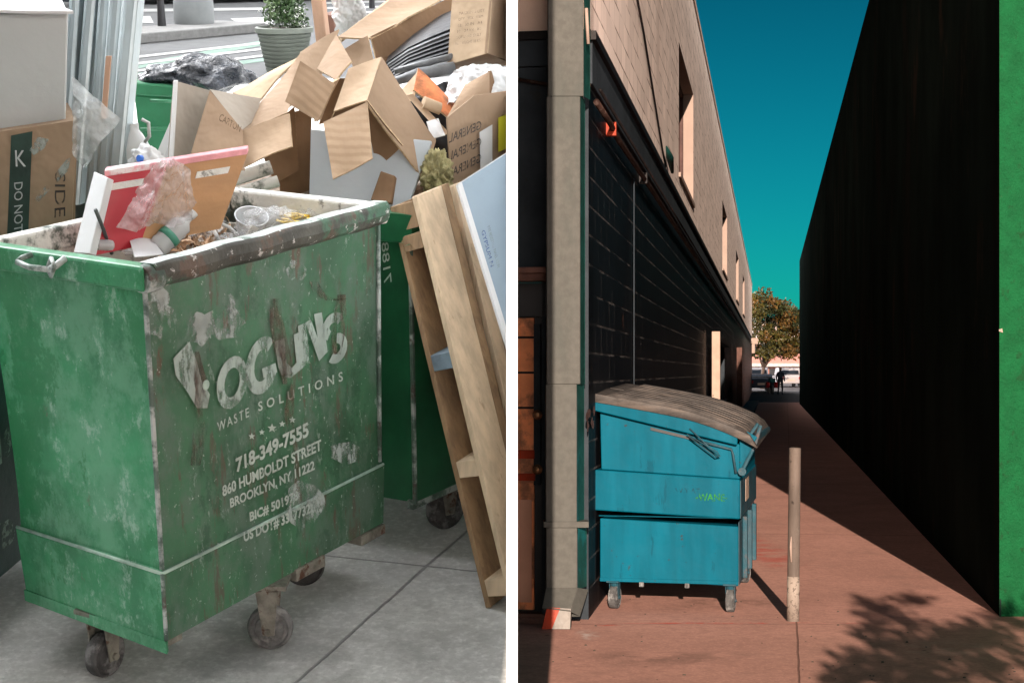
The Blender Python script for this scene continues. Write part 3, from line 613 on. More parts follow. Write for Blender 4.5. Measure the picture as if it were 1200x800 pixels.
# dent with bare metal
mb=MB(); cdd=fu(241,451); mb.lathe(cdd,n_,[(0,.014),(.003,.010),(.004,.0)],12); mb.build('torn_bolt',M['weld'],D)
for x,y,l in ((176,390,28),(181,380,60),(431,470,20),(429,400,40)):
    pass
# ---------------- second dumpster (behind, right)
p2=V((-.301,4.62,.17)); dL=V((-.109,.050,0)).normalized(); dB=V((.112,.152,0)).normalized()
D2=thing('dark_green_dumpster','darker green dumpster behind the main one, its corner beside the pallet','dumpster',(p2.x,p2.y,0),ML)
mb=MB(); hh=.90
b4=[p2,p2+dL*1.0,p2+dL*1.0+dB*.95,p2+dB*.95]; t4=[p+V((0,0,hh)) for p in b4]
i4=[t4[0]+(dL+dB)*.03,t4[1]+(-dL+dB)*.03,t4[2]-(dL+dB)*.03,t4[3]+(dL-dB)*.03]; f4=[p-V((0,0,.5)) for p in i4]
mb.add(b4+t4+i4+f4,[(0,1,2,3),(0,1,5,4),(1,2,6,5),(2,3,7,6),(3,0,4,7),(4,5,9,8),(5,6,10,9),(6,7,11,10),(7,4,8,11),(8,9,13,12),(9,10,14,13),(10,11,15,14),(11,8,12,15),(12,13,14,15)])
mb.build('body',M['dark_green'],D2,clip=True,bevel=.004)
mb=MB()
q4=[b4[0]-(dL+dB)*.018,b4[1]+(dL-dB)*.018,b4[2]+(dL+dB)*.018,b4[3]+(dB-dL)*.018]
for i in range(4):
    a,b=q4[i],q4[(i+1)%4]; e=(b-a); nn=V((-e.y,e.x,0)).normalized()*.05
    if nn.dot((b4[0]+b4[2])/2-a)<0: nn=-nn
    mb.pbox(a+V((0,0,hh-.075)),e,nn,(0,0,.085))
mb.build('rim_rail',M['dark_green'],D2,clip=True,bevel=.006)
mb=MB(); mb.tube([p2+V((0,-.004,0)),p2+V((0,-.004,hh-.08))],.008,6); mb.pbox(p2+V((-.006,-.006,-.02)),-dL*-.0+dB*.5,dL*.02,(0,0,.03)); mb.build('corner_weld',M['rim'],D2,smooth=False,clip=True)
cw=Lp(522,618,w=0); caster(D2,cw,R(35),M['rubber'],r=.068,top=.17)
nn2=V((dL.y,-dL.x,0)); nn2=nn2 if nn2.y<0 else -nn2
g2=lambda x,y:Lplane(x,y,p2+nn2*.004,nn2)
text('stencil_lettering','7188',M['stencil'],quadplace((450,333),(447,285),(455,283),(459,330),g2),D2)
# ---------------- third dumpster (left edge)
a3=Lp(-40,712,w=.18); b3=Lp(24,657,w=.18); d3=(b3-a3).normalized(); n3=V((d3.y,-d3.x,0))
D3=thing('dark_teal_dumpster','very dark green dumpster at the far left edge, pale sprayed marks on its side','dumpster',(a3.x,a3.y,0),ML)
e3=a3+d3*.95; mb=MB(); dn3=-n3*.9
b4=[a3,e3,e3+dn3,a3+dn3]; t4=[p+V((0,0,.70)) for p in b4]; mb.add(b4+t4,[(0,1,2,3),(4,5,6,7),(0,1,5,4),(1,2,6,5),(2,3,7,6),(3,0,4,7)]); mb.build('body',M['dark_teal'],D3,bevel=.006)
g3=lambda x,y:Lplane(x,y,a3+n3*.004,n3)
text('sprayed_lettering','B',M['ghost_dim'],quadplace((3,646),(18,632),(17,602),(2,614),g3),D3,.03)
text('sprayed_lettering','7',M['ghost_dim'],quadplace((-8,655),(1,648),(1,612),(-8,622),g3),D3,.02)
text('sprayed_lettering','18',M['ghost_dim'],quadplace((0,545),(14,530),(12,498),(-2,510),g3),D3,.02)
caster(D3,a3+d3*.75-n3*.15-V((0,0,.18)),R(20),M['rubber'],top=.18)
# ---------------- rubbish inside the main dumpster
mb=MB(); rr=ring(1.0,-.03); n=40
def rubW(a,b,p): return .985+.05*noise.noise(p*9)+.03*noise.noise(p*23)+.03*math.sin(a*math.pi)*math.sin(b*math.pi)
vs=[]
for j in range(n+1):
    for i in range(n+1):
        a=i/n;b=j/n; p=rr[0]*(1-a)*(1-b)+rr[1]*a*(1-b)+rr[2]*a*b+rr[3]*(1-a)*b; p.z=rubW(a,b,p); vs.append(p)
mb.add(vs,[(j*(n+1)+i,j*(n+1)+i+1,(j+1)*(n+1)+i+1,(j+1)*(n+1)+i) for j in range(n) for i in range(n)])
solo(mb,'rubble_heap',M['debris'],'brown and grey rubble filling the big green dumpster','rubble',(cen.x,cen.y,.95),smooth=True,kind='stuff')
mb=MB(); rnd=random.Random(11)
for i in range(230):
    c=Lp(rnd.uniform(165,262),rnd.uniform(252,292),w=rnd.uniform(1.02,1.075)); a=rnd.uniform(0,6.28); r=rnd.uniform(.012,.035); pts=[]
    ax=V((rnd.gauss(0,1),rnd.gauss(0,1),rnd.gauss(0,.6))).normalized(); u=ax.orthogonal().normalized(); w=ax.cross(u); ln=rnd.uniform(1.5,4.5)
    vs=[]; k=8
    for q in range(k+1):
        t_=a+ln*q/k; p=c+(u*math.cos(t_)+w*math.sin(t_))*r+ax*.01*q/k; vs+=[p-ax*.004,p+ax*.004]
    mb.add(vs,[(2*q,2*q+1,2*q+3,2*q+2) for q in range(k)])
solo(mb,'wood_shavings',M['shaving'],'loose curled brown packing strips behind the clear bottles','wood shavings',Lp(210,270,w=1.02),kind='stuff')
def bottle(px,py,w,ax,L,r,l,lbl=True,cap=True,m=None):
    c=Lp(px,py,w=w); ax=V(ax).normalized(); t=thing('plastic_bottle',l,'bottle',c,ML,'plastic bottles in the dumpster')
    prof=[(0,r*.5),(.004,r*.9)]+[(.01+L*.6*i/8,r*(1 if i%2 else .93)) for i in range(9)]+[(L*.75,r*.95),(L*.86,r*.5),(L*.92,r*.33),(L,r*.33)]
    MB().lathe(c-ax*L/2,ax,prof,20,jit=.05,seed=int(px)).build('shell',m or M['bottle'],t,smooth=True)
    if lbl: MB().lathe(c-ax*L/2,ax,[(L*.30,r*1.02),(L*.45,r*1.02)],20).build('bottle_label',M['label_g'],t,smooth=True)
    if cap: MB().lathe(c-ax*L/2,ax,[(L,r*.38),(L+.016,r*.38)],14).build('bottle_cap',M['blue' if px<160 else 'white_pl'],t,smooth=True,autos=True)
    return t
bottle(203,273,1.125,(.55,.45,.5),.13,.030,'crumpled clear bottle with a green label, lying in the middle of the rubbish')
solo(blob(Lp(134,262,w=1.13),.036,31,(1,1,1.1),.45,4,3),'crumpled_plastic',M['crinkle'],'round crumpled clear plastic against the white board edge','plastic',Lp(134,268,w=1.1),smooth=True,group='crumpled clear plastic')
bottle(121,287,1.115,(-.7,-.3,.1),.055,.015,'small clear bottle with a blue cap by the rim',False)
c=Lp(138,284,w=1.08); t=thing('white_cup','white plastic tub lying near the rim of the dumpster','tub',c,ML)
MB().lathe(c,(.25,-.55,.75),[(0,.026),(.05,.033),(.052,.035),(.056,.033),(.054,.030),(.01,.024)],24).build('shell',M['white_pl'],t,smooth=True,autos=True)
c=Lp(292,262,w=1.07); t=thing('clear_tub','clear plastic food tub right of the plywood board','tub',c,ML)
ax=V((.2,-.4,.9)).normalized(); MB().lathe(c-V((0,0,.03)),ax,[(0,.035),(.06,.046),(.064,.05),(.064,.046),(.01,.033)],24).build('shell',M['bottle'],t,smooth=True,autos=True)
mb=MB(); mb.panel([Lp(148,268,w=1.13),Lp(166,262,w=1.13),Lp(192,296,w=1.10),Lp(158,300,w=1.10)],.002,8,.006); solo(mb,'paper_sheet',M['white'],'folded white paper behind the near corner of the green dumpster','paper',Lp(165,285,w=1.1))
mb=MB(); pts=[Lp(x,y,w=w) for x,y,w in ((262,290,1.06),(255,278,1.09),(246,262,1.12),(238,255,1.12))]; mb.tube(pts,.0055,8); pts=[Lp(x,y,w=w) for x,y,w in ((238,256,1.12),(252,259,1.13),(268,266,1.12),(278,275,1.08))]; mb.tube(pts,.005,8)
solo(mb,'white_hose',M['white_pl'],'bent white plastic tube in the rubbish below the plywood board','tube',Lp(250,270,w=1.08),smooth=True)
mb=MB(); mb.tube([Lp(112,246,w=1.22),Lp(121,268,w=1.16),Lp(131,297,w=1.08)],.005,8); solo(mb,'metal_rod',M['steel_dark'],'thin grey rod sticking up beside the white drawer edge','rod',Lp(131,297,w=1.08),smooth=True)
mb=MB(); rnd=random.Random(4)
for i in range(12):
    a=rnd.uniform(0,6); cx,cy=344+rnd.uniform(-7,7),256+rnd.uniform(-3,3)
    pts=[Lp(cx+(10+rnd.random()*9)*math.cos(a+k*.55),cy+(3+rnd.random()*3)*math.sin(a+k*.55),w=1.085+.025*math.sin(k+a)) for k in range(8)]
    mb.tube(pts,.0032,6)
solo(mb,'yellow_cable_tangle',M['yellow'],'tangle of bright yellow cable by the far rim of the green dumpster','cable',Lp(344,258,w=1.06),smooth=True)
mb=MB(); rnd=random.Random(8)
for i in range(40):
    c=Lp(rnd.uniform(150,420),rnd.uniform(250,290),w=rnd.uniform(1.02,1.06)); 
    if c.x>-.42: continue
    a=V((rnd.gauss(0,1),rnd.gauss(0,1),rnd.gauss(0,.4))).normalized()*rnd.uniform(.02,.06); b=a.orthogonal().normalized()*rnd.uniform(.01,.03); mb.pbox(c,a,b,a.cross(b).normalized()*.003)
solo(mb,'broken_scraps',M['splash'],'loose pale scraps scattered over the rubble in the green dumpster','scraps',Lp(250,270,w=1.0),kind='stuff')
# drawer-like board: white end panel, red and plywood face, pink top edge, plate labels
for px,py,r,l in ((372,250,.030,'crumpled clear plastic at the far corner of the green dumpster, right of the yellow cable'),(232,262,.04,'crumpled clear plastic below the foot of the brown board face'),(160,282,.035,'crumpled clear plastic by the near corner of the green dumpster'),(318,262,.05,'crumpled clear plastic between the clear tub and the yellow cable'),(272,285,.03,'crumpled clear plastic below the white tube')):
    o=solo(blob(Lp(px,py,w=1.10),r,px,(1.4,1.2,.7),.7,4,2.5),'crumpled_plastic',M['crinkle'],l,'plastic',Lp(px,py,w=1.08),smooth=True,group='crumpled clear plastic')
t=thing('drawer_board','broken board with white end, red and brown face, pink edge, leaning out of the dumpster','board',Lp(180,270,v=4.1),ML)
TL=Lp(123,207,v=4.06); TR=Lp(290,181,v=4.30); BR=Lp(258,268,v=4.22); BL=Lp(108,300,v=3.98)
f=lambda a,b:TL*(1-a)*(1-b)+TR*a*(1-b)+BR*a*b+BL*(1-a)*b
up=V((0,.004,.0))
o=MB().panel([f(0,0),f(.42,0),f(.36,1),f(0,1)],.016,6,.001); o.build('red_face',M['red'],t)
MB().panel([f(.42,0),f(1,0),f(1,1),f(.36,1)],.016,6,.002).build('plywood_face',M['ply'],t)
MB().pbox(f(0,0)+V((0,-.004,0)),f(1,0)-f(0,0),(0,.026,.006),(0,-.001,.016)).build('top_edge',M['pink'],t,bevel=.002)
MB().panel([Lp(110,201,v=4.10),Lp(126,208,v=4.04),Lp(105,297,v=3.95),Lp(86,296,v=3.99)],.02,4,.0).build('white_end',M['white_pl'],t,bevel=.002)
for a0,a1,b0,b1 in ((.06,.28,.10,.19),(.66,.90,.13,.22)):
    MB().panel([f(a0,b0)+V((0,-.004,0)),f(a1,b0)+V((0,-.004,0)),f(a1,b1)+V((0,-.004,0)),f(a0,b1)+V((0,-.004,0))],.003,2,0).build('edge_plate',M['splash'],t)
mb=MB(); pp=[[(176,196),(158,230),(136,266)],[(190,188),(176,234),(160,272)],[(203,187),(196,226),(182,262)],[(215,192),(214,232),(205,266)],[(223,200),(228,238),(224,258)]]
vs=[Lp(x,y,v=4.0+.05*math.sin(i*2.3+j*1.7)+.02*i) for i,row in enumerate(pp) for j,(x,y) in enumerate(row)]
mb.add(vs,[(i*3+j,i*3+j+1,(i+1)*3+j+1,(i+1)*3+j) for i in range(4) for j in range(2)])
o=solo(mb,'plastic_film',M['film_pink'],'milky translucent plastic film draped over the red and brown board','plastic film',Lp(190,240,v=4.0),smooth=True)
s=o.modifiers.new('s','SUBSURF'); s.levels=s.render_levels=5; s.subdivision_type='SIMPLE'
tx=bpy.data.textures.new('crumple','CLOUDS'); tx.noise_scale=.035
d=o.modifiers.new('d','DISPLACE'); d.texture=tx; d.strength=.03; d.mid_level=.5
# ---------------- left heap : white panel box, cardboard box, wrap, studs
t=thing('cardboard_carton','brown carton with a dark printed tape strip under the grey white panel','carton',Lp(40,260,v=4.75),ML)
a=Lp(-60,163,v=4.72); b=Lp(90,141,v=4.72); c=Lp(84,268,v=4.72); d_=Lp(-60,300,v=4.72)
def cartonP(x,y): return Lplane(x,y,a+V((0,-.004,0)),(b-a).cross(d_-a).normalized())
MB().panel([a,b,c,d_],.006,6,.002).build('front_panel',M['card_mid'] if 'card_mid' in M else M['mid'],t)
MB().pbox(a+V((0,.006,-.002)),b-a,V((-.15,.45,0)),d_-a).build('body',M['mid'],t)
MB().add([cartonP(13,159),cartonP(38,154),cartonP(33,278),cartonP(8,284)],[(0,1,2,3)]).build('printed_tape',M['tape'],t)
cp2=lambda x,y:cartonP(x,y)+V((0,-.004,0))
text('printed_lettering','DO NOT',M['white_bin'],quadplace((17,214),(17,272),(27,270),(27,213),cp2),t)
text('printed_lettering','K',M['white_bin'],quadplace((19,195),(31,195),(30,176),(18,176),cp2),t)
text('printed_lettering','SIDE',M['ink'],quadplace((65,202),(64,255),(77,253),(77,203),cp2),t)
mb=MB(); mb.add([cp2(40,234),cp2(78,187),cp2(84,184),cp2(80,200),cp2(46,236)],[(0,1,2,3,4)]); mb.add([cp2(35,176),cp2(45,160),cp2(58,163),cp2(52,174),cp2(40,182)],[(0,1,2,3,4)]); mb.build('torn_label',M['scuff'],t)
t=thing('white_crate','large plain grey white box with a white top flap, on the tape printed carton','box',Lp(30,145,v=4.85),ML)
a=Lp(-80,18,v=4.8); b=Lp(80,14,v=4.8); c=Lp(82,136,v=4.8); d_=Lp(-80,160,v=4.8)
MB().pbox(a,b-a,V((-.16,.5,.03)),d_-a).build('body',M['white_bin'],t,bevel=.006)
MB().panel([Lp(-80,-14,v=5.25),Lp(40,-2,v=5.1),Lp(86,13,v=4.76),Lp(-80,12,v=4.76)],.008,4,.003).build('top_flap',M['white'],t)
t=thing('metal_stud_bundle','bundle of galvanised metal studs leaning upright behind the cartons','metal studs',Lp(120,240,v=5.0),ML)
def stud(x0,x1,y1,w,vv,dk=False):
    a=Lp(x0,-25,v=vv+.22); b=Lp(x1,y1,v=vv); e=V((w,0,0)); dp=V((.01,.045,0))
    mb=MB(); L_=b-a; mb.pbox(a,e,L_,V((0,.003,0))); mb.pbox(a,V((.003,0,0)),L_,dp); mb.pbox(a+e,V((.003,0,0)),L_,dp)
    mb.pbox(a+V((0,0.0,0)),V((.009,-.004,0)),L_,V((0,.003,0))); mb.pbox(a+e,V((-.009,-.004,0)),L_,V((0,.003,0)))
    mb.build('stud',M['steel'],t)
stud(83,68,200,.030,5.10); stud(101,80,240,.034,5.08); stud(117,99,250,.030,5.06); stud(131,110,250,.034,5.02); stud(148,122,250,.042,4.98)
MB().pbox(Lp(90,-25,v=5.35),V((.17,0,0)),Lp(80,260,v=5.2)-Lp(90,-25,v=5.35),V((0,.004,0))).build('back_track',M['steel_dark'],t)
mb=MB(); mb.pbox(Lp(124,66,v=4.97),V((.016,0,0)),Lp(118,140,v=4.95)-Lp(124,66,v=4.97),V((0,.01,0))); solo(mb,'timber_batten',M['post_wood'],'thin brown wooden batten standing against the metal studs','batten',Lp(116,140,v=4.95))
rows=[[(84,88,4.7),(100,104,4.66),(118,120,4.64),(142,140,4.66)],[(86,112,4.64),(100,125,4.6),(115,134,4.62),(134,150,4.64)],[(85,145,4.62),(96,152,4.6),(106,160,4.6),(118,166,4.6)],[(84,178,4.64),(90,188,4.62),(96,195,4.62),(100,198,4.6)]]
mb=MB(); mb.add([Lp(x,y,v=v_) for r_ in rows for x,y,v_ in r_],[(i*4+j,i*4+j+1,(i+1)*4+j+1,(i+1)*4+j) for i in range(3) for j in range(3)])
o=solo(mb,'plastic_wrap',M['film'],'clear crumpled plastic sheet hanging from the carton in front of the metal studs','plastic sheet',Lp(95,190,v=4.6),smooth=True)
s=o.modifiers.new('s','SUBSURF'); s.levels=s.render_levels=4; s.subdivision_type='SIMPLE'; d=o.modifiers.new('d','DISPLACE'); d.texture=tx; d.strength=.014
# white jugs / slats
c=Lp(160,160,v=5.1); t=thing('white_jug','white plastic jug behind the drawer board beside the metal studs','jug',Lp(160,200,v=5.1),ML)
MB().lathe(Lp(160,205,v=5.1),(0,0,1),[(0,.045),(.01,.052),(.09,.052),(.13,.03),(.145,.018),(.165,.018)],20,sy=.8).build('shell',M['white_pl'],t,smooth=True,autos=True)
mb=MB(); mb.tube([Lp(166,140,v=5.05),Lp(174,144,v=5.05),Lp(175,160,v=5.05),Lp(170,166,v=5.06)],.006,8); mb.build('handle',M['white_pl'],t,smooth=True)
c=Lp(175,195,v=4.6); t=thing('milky_jug','crumpled milky bottle with a blue mark leaning on the red board','jug',c,ML)
blob(Lp(172,188,v=4.62),.042,9,(1,.8,.9),.4,4).build('shell',M['white_pl'],t,smooth=True)
MB().lathe(Lp(166,186,v=4.56),(-.6,-.8,.2),[(0,.010),(.012,.010)],14).build('bottle_cap',M['blue'],t,smooth=True,autos=True)
mb=MB()
for i in range(3):
    mb.pbox(Lp(178+i*8,192+i*2,v=5.0+i*.02),Lp(204+i*6,132+i*7,v=5.15)-Lp(178+i*8,192+i*2,v=5.0),V((.022,0,-.012)),V((0,.01,0)))
solo(mb,'plastic_slat_bundle',M['white_pl'],'white plastic slats leaning between the jug and the tall pale board','slats',Lp(190,195,v=5.0),bevel=.002)
mb=MB(); mb.panel([Lp(206,95,v=4.95),Lp(248,107,v=5.05),Lp(232,200,v=4.9),Lp(198,200,v=4.8)],.012,6,.004,seed=1); solo(mb,'pale_board',[M['grey'] if 'grey' in M else M['white']],'tall pale grey board standing left of the brown carton panel','board',Lp(215,200,v=4.85))
MB_=MB(); MB_.pbox(Lp(203,95,v=4.94),V((.011,0,0)),Lp(197,200,v=4.79)-Lp(203,95,v=4.94),V((0,.02,0)))
o=MB_.build('white_edge',M['white'],bpy.data.objects['pale_board'])
t=thing('brown_carton_panel','brown cardboard panel with a folded grey top, right of the tall pale board','cardboard',Lp(250,195,v=4.9),ML)
MB().panel([Lp(246,106,v=4.92),Lp(284,152,v=4.85),Lp(287,200,v=4.75),Lp(218,200,v=4.75)],.005,8,.004).build('panel',M['mid'],t)
MB().panel([Lp(246,105,v=4.93),Lp(306,115,v=5.1),Lp(300,140,v=5.0),Lp(283,152,v=4.86)],.005,6,.003).build('folded_flap',M['grey'],t)
bq=lambda x,y:Lp(x,y,v=4.84); text('printed_lettering','CARTON',M['ink_soft'],quadplace((256,141),(281,155),(283,148),(259,133),bq),t)
# ---------------- heap of cartons on the second dumpster
def carton(name,l,base,parts,cat='carton',clip=False):
    t=thing(name,l,cat,base,ML,'open cardboard cartons on the heap' if cat=='carton' else None)
    for nm,m,pts,sd in parts:
        MB().panel([Lp(x,y,v=v_) for x,y,v_ in pts],.006,12,.009,seed=sd,edge=1).build(nm,[M[m],M['edge']],t,clip=clip)
    return t
carton('open_carton','long open carton at the left of the heap with its pale flap hanging forward',Lp(320,220,v=5.05),[
 ('front_flap','light',[(281,154,4.88),(337,131,4.86),(343,172,4.80),(286,195,4.80)],1),
 ('long_side','mid',[(352,62,5.5),(352,90,5.35),(337,131,4.93),(280,154,4.92)],2),
 ('back_side','mid',[(352,62,5.5),(398,38,5.6),(372,100,5.4),(335,128,5.15)],3),
 ('inner_side','dark',[(316,140,5.0),(366,125,5.05),(363,232,5.0),(330,232,4.98)],4),
 ('under_side','dark',[(300,165,4.95),(345,125,4.97),(350,200,4.96),(322,215,4.95)],5),
 ('far_flap','pale',[(272,108,5.55),(352,64,5.6),(318,100,5.45),(302,117,5.4)],6)])
carton('ribbed_carton','carton with a ribbed open flap raised towards the camera, above the white board',Lp(370,150,v=5.0),[
 ('ribbed_flap','ribbed',[(352,72,4.92),(392,98,4.90),(373,143,4.86),(334,119,4.88)],2),
 ('edge_side','light',[(392,98,4.91),(398,92,4.97),(379,141,4.92),(373,144,4.87)],1),
 ('inner_side','dark',[(393,92,5.0),(413,92,5.02),(400,140,4.98),(374,146,4.96)],3),
 ('top_side','mid',[(396,44,5.3),(412,72,5.1),(394,94,4.98),(372,82,5.15)],4)])
carton('tall_carton','big carton in the middle of the heap, lit top and dangling ribbed front flap',Lp(440,200,v=4.95),[
 ('top_side','light',[(408,82,4.98),(446,69,5.05),(430,118,4.86),(391,130,4.84)],1),
 ('long_side','mid',[(446,69,5.06),(513,163,4.95),(497,212,4.85),(430,118,4.87)],2),
 ('lower_side','dark',[(430,118,4.875),(470,172,4.86),(440,200,4.88),(428,140,4.9)],3),
 ('front_flap','ribbed2',[(379,144,4.82),(430,119,4.84),(436,185,4.74),(390,210,4.72)],4),
 ('end_side','mid',[(513,163,4.96),(504,190,4.93),(491,215,4.86),(484,205,4.86)],5),
 ('inner_side','dark',[(392,131,4.86),(430,119,4.88),(425,140,4.92),(385,148,4.9)],6)])
for i,(y0,y1) in enumerate(((153,135),(165,145))):
    pass
carton('small_carton','small open carton with an orange brown inside, right of the big middle carton',Lp(500,180,v=5.2),[
 ('left_flap','light',[(468,108,5.15),(489,81,5.2),(484,112,5.1),(476,118,5.05)],1),
 ('inner_side','orange',[(489,81,5.21),(533,121,5.2),(526,138,5.1),(484,106,5.12)],2),
 ('lower_flap','light',[(476,112,5.08),(484,110,5.08),(526,155,5.0),(518,158,5.0)],3)])
blob(Lp(500,190,v=5.2),.16,4,(1.1,.9,.8),.3,4).build('x',M['debris']) if False else None
o=solo(blob(Lp(508,165,v=5.45),.12,4,(1,.8,1.2),.5,4),'dark_rags',M['black'],'dark rags deep between the cartons','rags',Lp(508,190,v=5.4),smooth=True)
mb=MB(); mb.lathe(Lp(496,120,v=5.07),(.8,.3,-.35),[(0,.022),(.06,.022)],18,sy=.7); solo(mb,'paper_roll',M['pale'],'short beige paper roll in the small orange brown carton','paper roll',Lp(505,124,v=5.05),smooth=True,autos=True)
mb=MB(); mb.panel([Lp(500,142,v=5.02),Lp(514,138,v=5.04),Lp(522,158,v=4.98),Lp(506,162,v=4.98)],.003,6,.008); solo(mb,'crumpled_paper',M['white'],'scrap of white paper between the small carton and the lettered carton','paper',Lp(510,158,v=5))
o=solo(blob(Lp(512,205,v=4.85),.05,12,(.8,.8,1.2),.5,5,5),'insulation_wad',M['fluff'],'wad of yellow green insulation stuffed above the pallet top','insulation',Lp(512,225,v=4.85),smooth=True)
t=thing('lettered_carton','open carton with upside down dark lettering and a yellow label, beside the drywall sheet','carton',Lp(560,205,v=4.9),ML,'open cardboard cartons on the heap')
P_=[Lp(524,138,v=4.9),Lp(556,112,v=5.0),Lp(600,106,v=5.08),Lp(600,225,v=5.0),Lp(530,232,v=4.9)]
nC=(P_[1]-P_[0]).cross(P_[4]-P_[0]).normalized(); nC=nC if nC.y<0 else -nC
P_=[Lplane(x,y,P_[0],nC) for x,y in ((524,138),(556,112),(600,106),(600,225),(530,232))]
MB().panel(P_,.005).build('front_side',M['mid'],t,clip=True)
MB().panel([Lp(524,137,v=4.905),Lp(545,99,v=5.12),Lp(574,83,v=5.16),Lp(574,116,v=5.10)],.005,6,.004).build('left_flap',M['mid'],t)
MB().panel([Lp(574,83,v=5.165),Lp(576,83,v=5.2),Lp(600,130,v=5.3),Lp(574,122,v=5.12)],.005,4,.002).build('back_side',M['dark'],t,clip=True)
gc=lambda x,y:Lplane(x,y,P_[0]+nC*.012,nC)
for y in (0,21,41):
    text('printed_lettering','GENERAL',M['ink'],quadplace((564,151+y*.94),(526,168+y),(527,157+y),(564,141+y*.94),lambda x,y_:gc(x,y_)),t,.01)
MB().add([gc(562,155),gc(577,146),gc(577,190),gc(563,200)],[(0,1,2,3)]).build('white_label',M['white'],t)
MB().add([gc(584,138),gc(600,132),gc(600,172),gc(584,178)],[(0,1,2,3)]).build('yellow_label',M['sticker_y'],t,clip=True)
t=thing('printed_carton','tall carton with faint printed lines at the top right of the heap','carton',Lp(560,75,v=5.5),ML,'open cardboard cartons on the heap')
a=Lp(532,-30,v=5.55); b=Lp(578,-30,v=5.45); c=Lp(570,62,v=5.35); d_=Lp(524,76,v=5.45)
MB().panel([a,b,c,d_],.006,6,.003).build('front_side',M['pale'],t)
MB().panel([b+V((.003,0,0)),Lp(604,-30,v=5.7),Lp(604,74,v=5.6),c+V((.003,0,0))],.006,6,.003).build('right_side',M['mid'],t,clip=True)
MB().panel([d_+V((0,.01,0)),c+V((0,.01,0)),Lp(604,76,v=5.6),Lp(535,82,v=5.65)],.006,6,.003).build('bottom_side',M['dark'],t,clip=True)
nn=(b-a).cross(d_-a).normalized(); nn=nn if nn.y<0 else -nn; gp=lambda x,y:Lplane(x,y,a+nn*.010,nn)
for i,(s_,x0,x1) in enumerate((('PACKING LIST',536,576),('QTY   SIZE   ITEM',535,574),('12   30 IN   A4',535,573),('10   24 IN   B2',534,572),('TOP LOAD ONLY',533,572),('NET WEIGHT 18 KG',532,571))):
    y=16+i*7.0; text('printed_lettering',s_,M['ink_soft'],quadplace((x0+2,y+2),(x1-8,y-2),(x1-8,y-5.4),(x0+2,y-1.4),gp),t)
mb=MB(); rows=[[(520,112),(530,88),(545,78),(570,74),(604,80)],[(522,118),(532,100),(550,92),(575,90),(604,96)],[(524,126),(536,116),(552,112),(578,112),(604,118)]]
mb.add([Lp(x,y,v=5.25-.05*i+.02*math.sin(j*2)) for i,r_ in enumerate(rows) for j,(x,y) in enumerate(r_)],[(i*5+j,i*5+j+1,(i+1)*5+j+1,(i+1)*5+j) for i in range(2) for j in range(4)])
o=solo(mb,'white_sack',M['white_pl'],'crumpled shiny white plastic sack behind the lettered carton','plastic sack',Lp(560,110,v=5.2),smooth=True,clip=True)
s=o.modifiers.new('s','SUBSURF'); s.levels=s.render_levels=4; s.subdivision_type='SIMPLE'; d=o.modifiers.new('d','DISPLACE'); d.texture=tx; d.strength=.035
# black ribbed sheets
t=thing('black_sheet_stack','sagging stack of black ribbed sheets under the long carton','rubber sheets',Lp(480,85,v=5.6),ML)
for i in range(7):
    k=i*4.6
    pts=[Lp(452+i*1.5,74+k*.62,v=5.62-i*.03),Lp(478,56+k*.9,v=5.66-i*.03),Lp(503,44+k*1.05,v=5.68-i*.03),Lp(530,33+k*1.15,v=5.7-i*.03)]
    mb=MB(); 
    for p,q in zip(pts,pts[1:]): mb.pbox(p,q-p,V((.01,.3,.05)),V((0,.004,-.012)))
    mb.build('sheet',M['blackroll' if i!=1 else 'grey_pl'],t)
mb=MB(); mb.tube([Lp(455,98,v=5.36),Lp(490,87,v=5.38),Lp(532,80,v=5.42)],[.012,.02,.022],10); mb.tube([Lp(462,84,v=5.4),Lp(500,74,v=5.42),Lp(532,66,v=5.46)],[.01,.012,.012],10)
solo(mb,'grey_plastic_roll',M['grey_pl'],'rolled grey plastic wrap just under the black ribbed sheets','plastic wrap',Lp(490,90,v=5.38),smooth=True)
carton('long_carton','very long closed carton slanting up to the picture top above the black sheets',Lp(440,70,v=5.7),[
 ('upper_side','mid',[(396,46,5.75),(472,-10,6.1),(534,-12,6.1),(434,44,5.68)],1),
 ('lower_side','dark',[(434,43,5.69),(534,-6,6.1),(531,40,6.0),(447,92,5.65)],2),
 ('end_flap','mid',[(404,60,5.6),(432,43,5.6),(438,72,5.55),(416,82,5.55)],3)])
mb=MB(); mb.panel([Lp(396,44,v=5.78),Lp(470,-12,v=6.13),Lp(474,-12,v=6.12),Lp(400,47,v=5.76)],.01,4,.0); mb.build('pale_edge',M['pale'],bpy.data.objects['long_carton'])
# white board
mb=MB(); mb.panel([Lp(364,151,v=4.94),Lp(506,165,v=4.90),Lp(478,243,v=4.8),Lp(362,240,v=4.84)],.022,4,.0); solo(mb,'white_board',M['foam'],'pale white board behind the dumpster rim, under the hanging carton flap','board',Lp(420,240,v=4.85),bevel=.004)
mb=MB(); mb.panel([Lp(446,200,v=4.76),Lp(463,206,v=4.74),Lp(458,238,v=4.70),Lp(434,234,v=4.72)],.02,4,.0); solo(mb,'brown_offcut',M['dark'],'small brown cardboard offcut lying against the white board','cardboard offcut',Lp(446,236,v=4.72),bevel=.003)
# pipes at left of heap
mb=MB(); mb.tube([Lp(262,214,v=4.86),Lp(318,196,v=4.9)],.022,14); mb.tube([Lp(272,228,v=4.82),Lp(326,212,v=4.86)],.018,14)
solo(mb,'pipe_offcuts',M['splash'],'two dusty grey white pipe offcuts lying behind the plywood board','pipes',Lp(290,215,v=4.85),smooth=True,autos=True)
